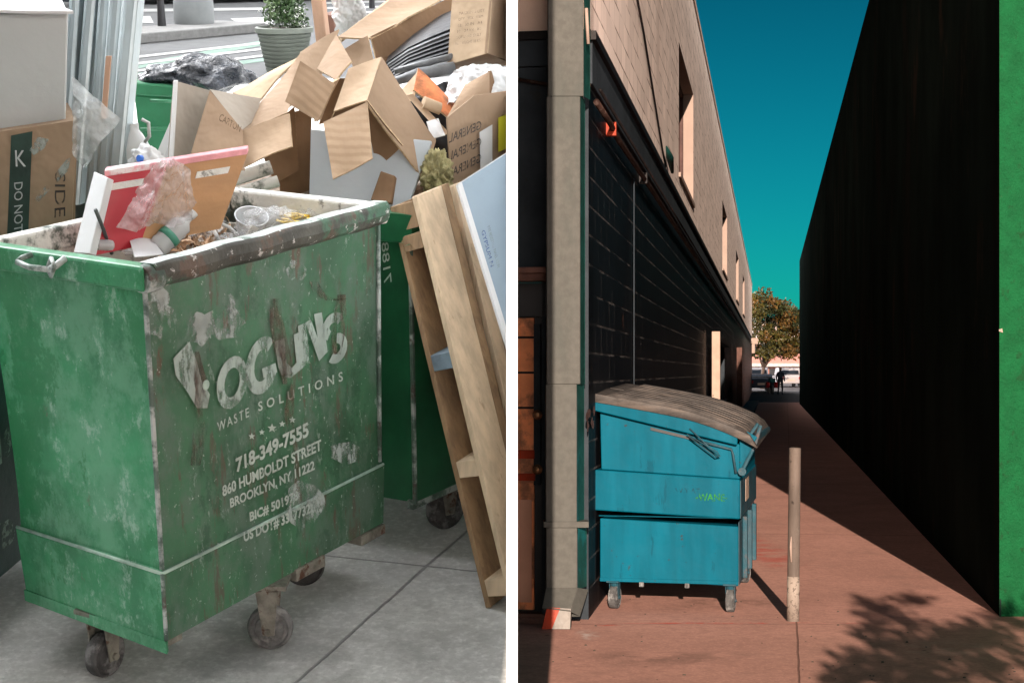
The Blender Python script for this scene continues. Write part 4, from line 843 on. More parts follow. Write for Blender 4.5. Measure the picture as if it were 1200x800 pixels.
# stuff filling the second dumpster
o=solo(blob(V((-.55,5.25,.98)),.42,21,(1.1,.85,.28),.35,5,3),'rubbish_mound',M['debris'],'dark mixed rubbish showing in the gaps under the cartons','rubbish',(-.55,5.25,.8),smooth=True,kind='stuff',clip=True)
# timber post, brown box, white cloth
mb=MB(); a=Lp(362,-20,v=6.2); b=Lp(371,58,v=6.15); mb.pbox(a,Lp(375,-20,v=6.2)-a,b-a,V((.01,.05,0))); solo(mb,'timber_post',M['post_wood'],'pale pinkish timber post rising from the heap beside the planter','timber',b,bevel=.003)
mb=MB(); mb.pbox(Lp(378,16,v=6.35),Lp(390,19,v=6.35)-Lp(378,16,v=6.35),Lp(384,46,v=6.3)-Lp(378,16,v=6.35),V((.02,.14,.0))); solo(mb,'brown_offcut_box',M['brownpot'],'dark red brown wooden box end behind the timber post','wooden box',Lp(386,46,v=6.3),bevel=.003)
rows=[[(384,-12),(398,-14),(416,-10),(424,-4)],[(388,10),(400,6),(414,10),(428,16)],[(392,28),(402,24),(416,26),(436,28)],[(398,46),(406,44),(416,38),(428,33)]]
mb=MB(); mb.add([Lp(x,y,v=6.25+.06*math.sin(i*1.9+j*2.4)) for i,r_ in enumerate(rows) for j,(x,y) in enumerate(r_)],[(i*4+j,i*4+j+1,(i+1)*4+j+1,(i+1)*4+j) for i in range(3) for j in range(3)])
o=solo(mb,'white_foam_sheet',M['white'],'bright crumpled white plastic sheet behind the long carton','plastic sheet',Lp(410,46,v=6.2),smooth=True)
s=o.modifiers.new('s','SUBSURF'); s.levels=s.render_levels=4; d=o.modifiers.new('d','DISPLACE'); d.texture=tx; d.strength=.05
# ---------------- pallet and gypsum sheet
Ptb=Lp(457,243,v=4.66); Pf=Lp(489,234,v=4.59); Ptr=Lp(541,213,v=4.78)
foot=Lp(569,712,w=0.0); b_=Pf-Ptb; a_=Ptb-foot; c_=(Ptr-Pf); cl=c_.normalized()
PL=thing('wooden_pallet','worn wooden pallet on end leaning beside the dark green dumpster','pallet',foot,ML)
pt=lambda x,y,z: foot+a_*x+b_*y+c_*z     # x along the boards, y through the thickness, z across
def pb(x0,x1,y0,y1,z0,z1,nm,m):
    o=MB().pbox(pt(x0,y0,z0),a_*(x1-x0),b_*(y1-y0),c_*(z1-z0)).build(nm,M[m],PL,clip=True,bevel=.002)
    return o
pb(0,1,0,.17,0,.62,'back_board','wood2'); pb(0,1,0,.17,.72,1.35,'back_board','wood2'); pb(0,1,0,.17,1.45,2.1,'back_board','wood2')
for i,(x,m) in enumerate(((.90,'wood2'),(.60,'wood_blue'),(.335,'wood'),(.045,'wood'))):
    pb(x-.018,x+.022,.17,.83,0.0,2.1,'stringer',m)
pb(.935,1,.17,.83,.0,.06,'stringer','wood2')
pb(0.03,1.01,.83,1.0,0,.56,'front_board','wood'); pb(0.03,1.01,.83,.97,.575,.74,'front_board','wood2'); pb(0.03,1.0,.83,1.0,.82,1.05,'front_board','wood'); pb(.03,1.0,.83,1.0,1.12,1.7,'front_board','wood2')
gA=Lp(541,214,v=4.60); gB=Lp(600,176,v=4.74); gC=Lp(602,412,v=4.36); 
gA2=gA; dn_=(Lp(602,412,v=4.34)-gA2)
G=thing('gypsum_sheet','blue grey gypsum sheet with a white edge and small blue print, leaning on the pallet','plasterboard',Lp(594,400,v=4.3),ML)
nG=(gB-gA).cross(dn_).normalized(); nG=nG if nG.y<0 else -nG
MB().pbox(gA,(gB-gA)*1.6,dn_*1.9,-nG*.012).build('sheet',M['gypsum'],G,clip=True)
ed=(gB-gA).normalized()
MB().pbox(gA-ed*.016+nG*.001,ed*.0165,dn_*1.9,-nG*.014).build('white_edge',M['white'],G,clip=True)
MB().pbox(gA-ed*.016+V((0,0,.0)),(gB-gA)*1.6,V((0,0,.004)),-nG*.014).build('top_edge',M['white'],G,clip=True)
gg=lambda x,y:Lplane(x,y,gA+nG*.002,nG)
M['blueink']=mat('blue_printed_ink',(.05,.10,.30),.6,0,.1,9,0,alpha=.8,alpha_noise=(60,.3,.5))
text('printed_lettering','GYPSUM N',M['blueink'],quadplace((564,271),(575,313),(579,311),(568,269),gg),G)
text('printed_lettering','FIRE RESISTANT PANEL 1/2 IN',M['ghost_dim'],quadplace((571,266),(583,314),(586,312),(574,264),gg),G)
# ================================================================ ALLEY
GR=concrete('pinkish_alley_concrete',(.40,.212,.168),[(0,1,10.55,.012),(1,.0,0,.0),(.985,-.17,.985*1.9-.17*10.6,.008),(.1,.995,16.6,.02),(.1,.995,24,.03)],(.26,.15,.12),
  [(1.55,10.57,(1.0,.06),1,(.50,.045,.035),5),(.62,10.5,(.13,.06),.9,(.42,.07,.05),9),(2.35,15.0,(.3,2.2),.7,(.42,.07,.05),3),(.9,9.3,(.7,.35),.5,(.13,.075,.06),4),(2.6,9.6,(.5,.5),.4,(.5,.33,.27),8),(1.4,11.6,(1.1,.5),.6,(.15,.08,.06),3),(.48,10.1,(.10,.25),.8,(.5,.4,.36),12)],90)
mb=MB(); mb.add([(.0,-14,0),(60,-14,0),(60,88,0),(0,88,0)],[(0,1,2,3)]); mb.build('alley_pavement',GR,None,I4,kind='structure')
mb=MB(); mb.add([(-40,88,-.004),(90,88,-.004),(90,330,1.9),(-40,330,1.9),(-40,125,.55),(90,125,.55)],[(0,1,5,4),(4,5,2,3)]); mb.build('far_street',M['asphalt_far'],None,I4,kind='structure')
# ---- left building
A=alley((.52,10.75,0)); LB=thing('block_building','long blockwork building, black painted below and pale above, along the alley','building',(0,0,0),A)
def wallgrid(u0,u1,w0,w1,ops,d=.125,y=0):
    """wall face in the plane y, openings (u0,u1,w0,w1) with reveals d deep"""
    us=sorted({u0,u1}|{o[0] for o in ops}|{o[1] for o in ops}); ws=sorted({w0,w1}|{o[2] for o in ops}|{o[3] for o in ops}); mb=MB()
    for a,b in zip(us,us[1:]):
        for c,e in zip(ws,ws[1:]):
            if any(o[0]<=a and b<=o[1] and o[2]<=c and e<=o[3] for o in ops): continue
            mb.add([(a,y,c),(b,y,c),(b,y,e),(a,y,e)],[(0,1,2,3)])
    for o in ops:
        a,b,c,e=o; mb.add([(a,y,c),(a,y+d,c),(a,y+d,e),(a,y,e)],[(0,1,2,3)],1); mb.add([(b,y,c),(b,y+d,c),(b,y+d,e),(b,y,e)],[(0,1,2,3)],1)
        mb.add([(a,y,e),(b,y,e),(b,y+d,e),(a,y+d,e)],[(0,1,2,3)],1); mb.add([(a,y,c),(b,y,c),(b,y+d,c),(a,y+d,c)],[(0,1,2,3)],1)
    return mb
def uof(px,y=0): # distance along the alley wall at which the wall plane crosses pixel column px
    k=(px-600)/F; z=(.52-.1624*10.75)/(k-.1624); return (z-10.75)/DIR.y
END=100.0; TOP=7.62; BAND=3.97; B2=3.62
win=[(uof(795.5),uof(812.5)*.999,4.36,6.12)]
w0=win[0]; ln=w0[1]-w0[0]
win=[(w0[0],w0[1],4.36,6.12),(uof(846.5),uof(846.5)+4.6,4.36,6.12),(uof(862.5),uof(862.5)+4.8,4.36,6.12),(uof(869.5)+2,uof(869.5)+7,4.36,6.12)]
wallgrid(0,END,BAND,TOP,win,.16).build('upper_wall',[M['cmu_white'],M['jamb']],LB)
lw=[(uof(836),uof(849),.95,2.35)]
wallgrid(0,END,0,B2,lw,.2).build('lower_wall',[M['cmu_black'],M['slate']],LB)
MB().box((-.0,-.025,B2),(END,.2,BAND-.06)).build('band',M['slate'],LB,bevel=.005)
MB().box((-.05,-.055,BAND-.06),(END,.2,BAND)).build('band_ledge',M['trim_dark'],LB)
MB().box((0,.004,0),(END,9,TOP-.1)).build('core',M['slate'],LB) if False else None
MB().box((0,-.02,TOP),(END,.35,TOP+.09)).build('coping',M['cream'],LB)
for i,o in enumerate(win):
    a,b,c,e=o; f=MB(); y=.165
    f.box((a,y,c),(a+.06,y+.05,e)); f.box((b-.06,y,c),(b,y+.05,e)); f.box((a,y,e-.06),(b,y+.05,e)); f.box((a,y,c),(b,y+.05,c+.06)); f.box(((a+b)/2-.03,y,c),((a+b)/2+.03,y+.05,e))
    fo=f.build('window',M['frame'],LB); MB().box((a,y+.052,c),(b,y+.06,e)).build('pane',M['frame'] if i==0 else M['glass'],fo)
    MB().box((a-.03,-.03,c-.06),(b+.03,.16,c)).build('window_sill',M['jamb'],LB)
a,b,c,e=lw[0]; fo=MB().box((a,.12,c),(a+.1,.17,e)).box((b-.1,.12,c),(b,.17,e)).box((a,.12,c),(b,.17,c+.1)).box((a,.12,1.75),(b,.17,1.84)).build('window',M['ledge'],LB); MB().box((a,.19,c),(b,.2,e)).build('pane',M['glass'],fo)
MB().box((a-.1,-.10,c-.10),(b+.1,.0,c)).build('window_sill',M['ledge'],LB); MB().box((a-.1,-.14,e),(b+.1,.0,e+.12)).build('window_hood',M['trim_dark'],LB)
# roof & hidden sides so that the building is a solid
MB().box((.0,.30,0.0),(END,.32,TOP)).box((END-.2,.02,0),(END,14,TOP)).add([(.0,.32,TOP-.1),(0,.46,TOP-.1),(END,14,TOP-.1),(END,.32,TOP-.1)],[(0,1,2,3)]).build('inner_structure',M['slate'],LB)
# white door post / downpipe, dark one further on, bracket at the end
u=uof(828); MB().box((u,-.26,0),(u+.16,-.10,2.46)).build('pale_downpipe',M['pale_post'],LB,bevel=.01)
u=uof(859); MB().box((u,-.3,0),(u+.2,-.12,2.5)).build('dark_downpipe',M['ledge'],LB,bevel=.01)
u=uof(880); MB().box((u,-.45,3.5),(u+.4,0,3.9)).box((u,-.25,2.9),(u+.4,-.05,3.5)).build('wall_bracket',M['jamb'],LB,bevel=.02)
MB().box((24,-.55,0),(78,-.02,.10)).box((24,-.60,0),(78,-.55,.12)).build('base_kerb',M['ledge'],LB)
# conduits and cables on the wall
def wp(px,py,off):  # point on the wall plane (local alley coordinates), off metres out
    u=uof(px); z=10.75+u*DIR.y; w=CAMH+(436-py)/F*z; return V((u,-off,w))
mb=MB(); mb.tube([V((0.02,-.05,3.50)),V((1,-.05,3.50)),V((1.6,-.05,3.47)),V((4,-.05,3.48)),V((END,-.05,3.48))],.022,8); mb.build('conduit',M['conduit'],LB,smooth=True)
for u in (1.15,4.2):
    MB().box((u,-.075,3.44),(u+.06,.0,3.54)).build('conduit_clip',M['orange_red'] if u<2 else M['trim_dark'],LB)
mb=MB(); mb.tube([V((0.02,-.075,3.58)),V((END,-.075,3.58))],.012,6); mb.build('conduit',M['trim_dark'],LB,smooth=True)
mb=MB(); mb.tube([wp(744,-2,.02),wp(752,40,.02),wp(765,120,.02),wp(774,175,.02),wp(777,196,.03)],.012,6); mb.build('cable',M['trim_dark'],LB,smooth=True)
mb=MB(); mb.tube([wp(777,172,.04),wp(780,185,.05),wp(783,202,.05)],[.01,.045,.02],8); mb.build('cable_box',M['duct_green'],LB,smooth=True)
mb=MB(); mb.tube([wp(683.5,10,.02),wp(684,52,.03)],.012,6); mb.build('cable',M['jamb'],LB,smooth=True)
mb=MB(); u=uof(741); mb.tube([V((u,-.015,3.4)),V((u,-.015,.1))],.007,6); mb.build('conduit',M['slate'],LB,smooth=True)
# old electrical box, torn poster bits near the dumpster
mb=MB(); rnd=random.Random(5)
for i in range(7):
    p=wp(rnd.uniform(684,698),rnd.uniform(480,505),.01); mb.add([V((p.x+.09*math.cos(k*1.05)*rnd.uniform(.5,1),-.012,p.z+.045*math.sin(k*1.05)*rnd.uniform(.4,1))) for k in range(6)],[(0,1,2,3,4,5)])
mb.build('torn_poster',M['ledge'],LB)
# front facade (faces the camera)
fx0=-.0; fy=.0
def ff(x0,x1,z0,z1,y0=0,y1=.25):  # box on the front: x across (alley local y), returns box with depth along local x
    return ((y0,x0,z0),(y1,x1,z1))
W=.505
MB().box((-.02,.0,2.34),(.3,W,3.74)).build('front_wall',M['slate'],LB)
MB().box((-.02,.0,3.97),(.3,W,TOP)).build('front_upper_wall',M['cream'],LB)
MB().box((-.08,-.02,3.92),(.3,W,3.975)).build('front_ledge',M['trim_dark'],LB)
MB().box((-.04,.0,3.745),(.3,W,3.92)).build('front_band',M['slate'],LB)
MB().box((-.20,.20,2.28),(.0,W,2.36)).box((-.24,.20,2.33),(.0,W,2.37)).build('door_canopy',M['ledge'],LB,bevel=.005)
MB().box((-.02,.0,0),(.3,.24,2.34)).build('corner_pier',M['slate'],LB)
MB().box((.0,.24,2.05),(.3,W,2.28)).box((.09,.2,0),(.3,W,2.06)).build('door_recess',M['black'],LB)
mb=MB(); mb.tube([V((-.06,-.02,3.60)),V((-.06,.25,3.61)),V((-.06,W,3.66))],.013,6); mb.build('conduit',M['conduit'],LB,smooth=True)
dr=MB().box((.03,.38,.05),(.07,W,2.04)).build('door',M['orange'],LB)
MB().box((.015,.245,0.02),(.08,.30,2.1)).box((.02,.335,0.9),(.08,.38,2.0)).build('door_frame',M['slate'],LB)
MB().box((.005,.37,.93),(.03,W,.98)).build('door_rail',M['orange_red'],dr,bevel=.004); MB().box((.01,.375,1.08),(.028,W,1.14)).build('door_rail',M['orange_red'],dr,bevel=.004)
for z in (1.42,1.66,1.9): MB().box((.022,.38,z),(.031,W,z+.015)).build('door_groove',M['trim_dark'],dr)
MB().box((.022,.395,.10),(.031,W,.80)).build('kick_panel',M['peach'],dr,bevel=.003)
for z in (1.38,1.01): MB().lathe((-.0,.35,z),(-1,0,0),[(0,.032),(.012,.034),(.03,.02),(.04,.024),(.055,.02),(.06,.0)],16).build('door_knob',M['brass'],dr,smooth=True,autos=True)
MB().box((-.03,.30,0),(.3,W,.03)).build('door_step',M['ledge'],LB)
# rectangular duct downspout standing off the corner
def wq(px,py,y): return Rp(px,py,y)
DS=thing('downspout','tall grey galvanised rectangular downspout with a dented orange and white outlet','downspout',(.33,10.42,0))
def fr(px0,px1,py0,py1,y,dy=.10,taper=None):
    a=wq(px0,py1,y); b=wq(px1,py0,y); return a,b
mb=MB(); y=10.48
def seg(xa,xb,ya,yb,y0,y1,mi=0):
    a=wq(xa,yb,y0); b=wq(xb,ya,y0); mb.box((a.x,y0,a.z),(b.x,y1,b.z),mi)
seg(642,684,-60,113,y,y+.13); mb.build('upper_duct',M['duct'],DS,bevel=.006)
mb=MB(); seg(640.5,680,113,450,y-.006,y+.13); mb.build('middle_duct',M['duct'],DS,bevel=.006)
mb=MB(); seg(639.5,676,450,614,y-.004,y+.13); mb.build('lower_duct',M['duct'],DS,bevel=.006)
mb=MB(); seg(640,676.5,618,690,y-.008,y+.13); mb.build('bottom_duct',M['duct'],DS,bevel=.006)
mb=MB(); seg(637,690,611,618,y-.02,y+.14); mb.build('strap',M['duct'],DS,bevel=.003)
mb=MB()
for xa,xb,ya,yb in ((684.3,692,-60,113),(680.3,686,113,450),(676.3,685,450,612),(677,688,618,690)):
    a=wq(xa,yb,y); b=wq(xb,ya,y); mb.add([(a.x,y+.004,a.z),(b.x,y+.13,a.z),(b.x,y+.13,b.z),(a.x,y+.004,b.z)],[(0,1,2,3)])
    mb.add([(b.x,y+.13,a.z),(b.x+.004,y+.135,a.z),(b.x+.004,y+.135,b.z),(b.x,y+.13,b.z)],[(0,1,2,3)])
mb.build('green_side',M['duct_green'],DS)
# outlet shoe
y2=10.30
p=[wq(640,688,y-.01),wq(677,688,y-.01),wq(668,716,y2+.02),wq(635,712,y2+.02)]
q=[wq(645,690,y+.12),wq(690,690,y+.12),wq(680,722,y2+.1),wq(650,722,y2+.1)]
MB().add(p+q,[(0,1,2,3),(7,6,5,4),(0,4,5,1),(1,5,6,2),(3,7,4,0)]).build('outlet_elbow',M['duct'],DS,bevel=.004)
z0=.005
a=[wq(641,711,y2+.03),wq(669,713,y2+.03),V((wq(668,734,y2).x,y2-.0,z0)),V((wq(635,734,y2).x,y2-.0,z0))]
b=[v_+V((.012,.10,.0)) for v_ in a]
m2=a[0].lerp(a[1],.55); m3=a[3].lerp(a[2],.35)
sh=MB().add([a[0],m2,m3,a[3]]+[x+V((0,.006,0)) for x in (a[0],m2,m3,a[3])],[(0,1,2,3),(7,6,5,4),(0,4,5,1),(2,6,7,3)]).build('outlet_orange_patch',M['orange_red'],DS)
MB().add([m2,a[1],a[2],m3]+[x+V((0,.006,0)) for x in (m2,a[1],a[2],m3)],[(0,1,2,3),(7,6,5,4),(1,5,6,2)]).add([a[1],b[1],b[2],a[2]],[(0,1,2,3)],1).build('outlet_shoe',[M['outlet_white'],M['duct']],DS)
# ---- right building
B=alley((3.335,10.86,0)); RB=thing('green_building','tall rough green stucco building, its alley side in deep shade','building',(0,0,0),B)
ue=(84-10.86)/DIR.y
f=lambda x,y_,z:(B@V((0,0,0)),)
mb=MB()
mb.add([(0,0,0),(ue,0,0),(ue,0,7.55),(0,0,7.55)],[(0,1,2,3)]); mb.build('side_wall',M['stucco_shade'],RB)
nx=B.inverted()
def w2(x,y_,z): return nx@V((x,y_,z))
fe=[w2(3.335,10.86,0),w2(14,10.9,0),w2(14,10.9,7.55),w2(3.335,10.86,7.55)]
g=[]; mb=MB(); mb.add(fe,[(0,1,2,3)]); mb.build('front_wall',M['stucco'],RB)
bk=[w2(14,10.9,0),w2(30,84,0),V((ue,0,0))]; mb=MB(); mb.add([V((0,0,7.55)),V((ue,0,7.55)),w2(30,84,7.55),w2(14,10.9,7.55)],[(0,1,2,3)]); mb.build('roof',M['slate'],RB)
mb=MB(); mb.add([w2(14,10.9,0),w2(30,84,0),w2(30,84,7.55),w2(14,10.9,7.55)],[(0,1,2,3)]); mb.add([w2(30,84,0),V((ue,0,0)),V((ue,0,7.55)),w2(30,84,7.55)],[(0,1,2,3)]); mb.build('rear_wall',M['stucco_shade'],RB)
mb=MB(); mb.box((-.0,-.012,0),(ue,0.0-.001,.12)); mb.build('plinth',M['stucco_shade'],RB)
rnd=random.Random(2); mb=MB()
for z in (1.95,): 
    s=.012; mb.add([w2(3.330,10.853,z),w2(3.345+s,10.853,z-.01),w2(3.345+s*.6,10.853,z+s*1.6),w2(3.330,10.853,z+s)],[(0,1,2,3)])
mb.build('corner_chip',M['jamb'],RB)
# ---- teal dumpster
TD=thing('teal_dumpster','teal blue steel dumpster with ribbed dark lids, parked against the black wall','dumpster',(.602,11.22,0),Matrix.Identity(4))
YAW=R(-12)
TD.matrix_basis=Matrix.Translation((.602,11.22,0))@Matrix.Rotation(YAW,4,'Z'); ORG[TD.name]=V()
Wd=1.02; Dp=1.80
def prism(prof,y0,y1,mi=0,mb=None):  # prof: (x,z) outline extruded along y
    mb=mb or MB(); k=len(prof); mb.add([(x,y0,z) for x,z in prof]+[(x,y1,z) for x,z in prof],[tuple(range(k)),tuple(reversed(range(k,2*k)))]+[(i,(i+1)%k,(i+1)%k+k,i+k) for i in range(k)],mi); return mb
prism([(.02,.215),(.99,.185),(.99,.60),(.02,.64)],.0,Dp).build('lower_body',M['teal'],TD,bevel=.008)
prism([(-.015,.70),(1.005,.655),(1.005,.93),(-.012,.985)],-.055,Dp+.05).build('middle_body',M['teal'],TD,bevel=.010)
prism([(.03,.985),(1.0,.93),(1.0,1.17),(.02,1.40)],.0,Dp).build('upper_body',M['teal'],TD,bevel=.006)
mb=MB(); prism([(-.035,1.405),(.985,1.165),(.99,1.235),(.96,1.27),(-.035,1.50)],-.06,.0,mb=mb); mb.build('top_rail',M['teal'],TD,bevel=.008)
prism([(-.035,1.385),(-.035,1.50),(.0,1.50),(.0,1.385)],.0,Dp+.04).build('back_rail',M['teal'],TD,bevel=.006)
# black strip painting the shade of the slot under the rail and channel shadow gap
MB().box((.02,-.05,.66),(.99,.0,.664)).build('channel_bottom',M['teal'],TD)
prism([(.38,1.285),(.68,1.215),(.68,1.195),(.38,1.265)],-.012,.0).build('slot_shade',M['black'],TD)
mb=MB(); mb.tube([(.68,-.018,1.20),(.945,-.018,1.135),(.955,-.018,1.10),(.975,-.02,.97)],.009,8); mb.build('side_rod',M['teal_old'],TD,smooth=True)
mb=MB(); mb.tube([(.66,-.07,1.28),(.86,-.07,1.09)],.006,6); mb.tube([(.64,-.07,1.24),(.85,-.07,1.12),(.87,-.07,1.09),(.84,-.07,1.085),(.66,-.07,1.22)],.005,6); mb.build('wire_hook',M['teal_old'],TD,smooth=True)
# lever at the right end
mb=MB(); mb.tube([(1.02,-.03,.99),(1.10,.02,1.16),(1.14,.05,1.30)],.014,8); mb.lathe((1.02,-.06,.985),(0,1,0),[(0,.028),(.03,.028)],14); mb.tube([(1.06,.0,1.22),(1.12,.06,1.31)],.012,8); mb.build('lid_arm',M['teal_old'],TD,smooth=True,autos=True)
prism([(1.0,.93),(1.10,1.19),(1.12,1.22),(1.05,1.26),(.99,1.24),(1.0,1.17)],.0,.03).build('end_gusset',M['teal'],TD,bevel=.004)
prism([(1.0,1.17),(1.12,1.19),(1.12,1.235),(1.0,1.22)],.03,Dp).build('front_lip',M['teal_old'],TD,bevel=.005)
# right-hand (alley side) face: scraped, with ribs and sticker
MB().box((.9905,.01,.19),(.996,Dp-.01,.63)).build('end_face',M['teal_old'],TD)
MB().box((1.0055,-.04,.66),(1.011,Dp,.92)).build('belt_end',M['teal_old'],TD)
for y_ in (.35,.9,1.45): MB().box((.996,y_,.2),(1.03,y_+.07,.64)).build('end_rib',M['teal_old'],TD,bevel=.005)
MB().box((1.011,.45,.74),(1.014,.8,.9)).build('sticker',M['pale_post'],TD)
MB().box((.02,-.006,.195),(.99,.02,.222)).build('bottom_rail',M['teal'],TD,bevel=.003)
for x in (.30,.62): MB().box((x,-.01,.165),(x+.03,.03,.197)).build('drain_lug',M['rubber'],TD)
# lids: two, ribbed
def lidz(x): return 1.515-.20*x-.13*max(0,x-.55)**2*2
for (y0,y1) in ((-.075,.86),(.875,1.84)):
    mb=MB(); n=22; m_=60; vs=[]
    for j in range(m_+1):
        for i in range(n+1):
            x=-.04+1.165*i/n; y_=y0+(y1-y0)*j/m_
            rib=.022*(1 if (math.sin(j/m_*math.pi*10)>.0 and .08<x<1.06 and .05<j/m_<.95) else 0)
            edge=-.0 if 0<j<m_ and i<n else -.055
            crown=.014*math.sin(min(1,max(0,(x+.04)/1.2))*math.pi)
            vs.append((x,y_,lidz(x)+rib+crown+edge+.030*(y_+.075)))
    mb.add(vs,[(j*(n+1)+i,j*(n+1)+i+1,(j+1)*(n+1)+i+1,(j+1)*(n+1)+i) for j in range(m_) for i in range(n)])
    o=mb.build('lid',M['lid'],TD,smooth=True,autos=True); s=o.modifiers.new('s','SOLIDIFY'); s.thickness=.012
MB().tube([(-.045,-.08,1.50),(-.045,1.86,1.50)],.018,8).build('hinge_rod',M['teal_old'],TD,smooth=True)
text('graffiti','-WANE-',M['graf_green'],lambda x,y_:V((.70+.22*x,-.0585,.78+.05*y_+.004*math.sin(x*20))),TD,.02)
text('graffiti','W.Y AT',M['graf_dark'],lambda x,y_:V((.56+.17*x,-.0585,.83+.035*y_)),TD,.0)
for (x,y_,yw) in ((.12,.04,80),(.935,.04,85),(.12,1.6,60),(.93,1.62,75)):
    caster(TD,V((x,y_,0)),R(yw),M['rubber'],r=.082,th=.055,top=.2,fk=M['teal_old'])
# ---- bollard pipe
c=V((1.893,10.67,0)); t=thing('steel_bollard','slim weathered steel pipe bollard with chipped white paint, right of the teal dumpster','bollard',c)
mb=MB(); lean=V((.012,0,1)).normalized(); mb.lathe(c+V((-.005,0,-.02)),lean,[(0,.041),(1.18,.0395),(1.183,.034),(1.16,.033)],28); mb.build('pipe',M['bollard'],t,smooth=True,autos=True)
mb=MB(); mb.lathe(c+V((-.005,0,0)),lean,[(.02,.0425),(.30,.0422)],28); mb.build('chipped_paint',M['chipped'],t,smooth=True)
mb=MB(); mb.tube([c+V((-.022,-.035,.40)),c+V((-.026,-.036,.50)),c+V((-.022,-.036,.57))],[.006,.009,.003],6); mb.build('paint_scrape',M['jamb'],t,smooth=True)
# small pebbles / litter on the pavement
mb=MB(); rnd=random.Random(9)
for i in range(55):
    p=V((rnd.uniform(.2,3.1),rnd.uniform(8.6,11.8),0)); s=rnd.uniform(.004,.011); mb.lathe(p,(0,0,1),[(0,s),(s*.5,s*.8),(s*.8,.0)],6)
solo(mb,'grit',M['soil'],'dark grit scattered over the pink pavement','grit',(1.5,10,0),frame=I4,kind='stuff')
# ---- far end: tree, pink building, cars, rider, person
def far(px,py,y): return Rp(px,py,y)
Y=124
def gz(y_): return (y_-88)*.55/37 if y_<125 else .55+(y_-125)*1.35/205
PB=thing('pink_building','low pink building with a pale parapet beyond the tree at the alley end','building',(22,150,gz(150)))
MB().box((-10,150,-.5),(60,162,4.35)).build('wall',M['pinkwall'],PB); MB().box((-10,149.7,4.35),(60,150.3,4.75)).build('parapet',M['roofpale'],PB); MB().box((-10,149.2,2.2),(60,150,2.5)).build('awning',M['roofpale'],PB)
for x in (24.3,26.6): MB().box((x,149.9,1.0),(x+1.2,150.02,2.0)).build('window',M['glass'],PB)
PH=thing('pale_house','pale house corner glimpsed right of the tree crown','building',(26.4,168,1)); MB().box((25.9,168,0),(34,175,6.6)).build('wall',M['roofpale'],PH); MB().box((25.7,167.8,6.6),(34.2,175.2,6.9)).build('roof',M['jamb'],PH)
tc=far(893,447,118); tc.z=gz(118); TR=thing('street_tree','autumn leaved street tree beyond the end of the alley','tree',tc)
mb=MB(); mb.tube([tc,tc+V((.02,0,1.0)),tc+V((.1,0,1.6))],[.16,.13,.12],10); mb.build('trunk',M['bark'],TR,smooth=True)
mb=MB()
tp=tc+V((.1,0,1.5)); rnd=random.Random(6)
for e in ((-.9,.2,3.2),(1.2,-.2,3.4),(.2,.3,4.2),(-.3,-.6,3.6),(1.9,.2,3.3),(.9,.5,4.6)):
    e=V(e); mb.tube([tp,tp+V((e.x*.35,e.y*.35,e.z*.3)),tp+V((e.x*.8,e.y*.8,e.z*.65)),tp+e],[.10,.07,.04,.015],7)
mb.build('limb',M['bark'],TR,smooth=True)
mb=MB()
cl=[]
for i in range(78):
    px=rnd.uniform(880,938); # crown outline of the tree, tall on the left and falling to the right
    topy=335+max(0,(px-888))*.55+ (max(0,890-px))*.6; boty=419-abs(px-908)*.10
    py=rnd.uniform(topy+5,boty-3); 
    p=far(px,py,118+rnd.uniform(-1.6,1.6)); cl.append(p)
for p in cl:
    k=rnd.random(); mi=0 if k<.5 else (1 if k<.78 else 2)
    leaves(p,rnd.uniform(.4,.75),130,.26,rnd,.8,lambda q:mi if rnd.random()<.8 else rnd.choice((0,1,2)),mb)
mb.build('crown',[M['autumn'],M['autumn2'],M['autumn3']],TR)
def car(px,py,y,w,L,h,m,label,rear=True,name='parked_car',x=None):
    c=far(px,py,y); z=gz(y); t=thing(name,label,'car',(c.x,y,z)); o=V((c.x-w/2,y,z))
    def b(prof,nm,mm,x0=0,x1=None,bev=.06):
        x1=w if x1 is None else x1; mb=MB(); k=len(prof); mb.add([o+V((x0,a,z_)) for a,z_ in prof]+[o+V((x1,a,z_)) for a,z_ in prof],[tuple(range(k)),tuple(reversed(range(k,2*k)))]+[(i,(i+1)%k,(i+1)%k+k,i+k) for i in range(k)]); return mb.build(nm,mm,t,bevel=bev)
    b([(0,.3),(0,.85),(.1,.95),(L,.85),(L+.1,.5),(L,.3)],'body',m); b([(.25,.95),(.55,h),(L*.6,h),(L*.78,.93)],'cabin',m,.12,w-.12)
    b([(.24,1.0),(.52,h-.08),(.54,h-.08),(.28,1.0)],'rear_window',M['car_glass'],.25,w-.25,0)
    for x in (.05,w-.30): MB().box(o+V((x,-.03,.62)),o+V((x+.25,.02,.82))).build('tail_lamp',M['car_red'],t)
    MB().box(o+V((w/2-.3,-.03,.5)),o+V((w/2+.3,.0,.65))).build('number_plate',M['jamb'],t)
    for x in (.0,w-.2):
        for yy in (.75,L-.8): MB().lathe(o+V((x,yy,.32)),(1,0,0),[(0,.2),(0,.32),(.2,.32),(.2,.2)],18).build('wheel',M['rubber'],t,smooth=True,autos=True)
    return t
car(927,450,122,1.8,4.2,1.5,M['car_white'],'white parked car at the alley end, right of the standing person')
car(889,450,126,1.9,4.6,1.5,M['car_white'],'white parked car at the alley end, partly behind the tree trunk')
car(893,456,108,1.8,4.0,1.25,M['car_dark'],'dark parked car low in the shade at the alley end')
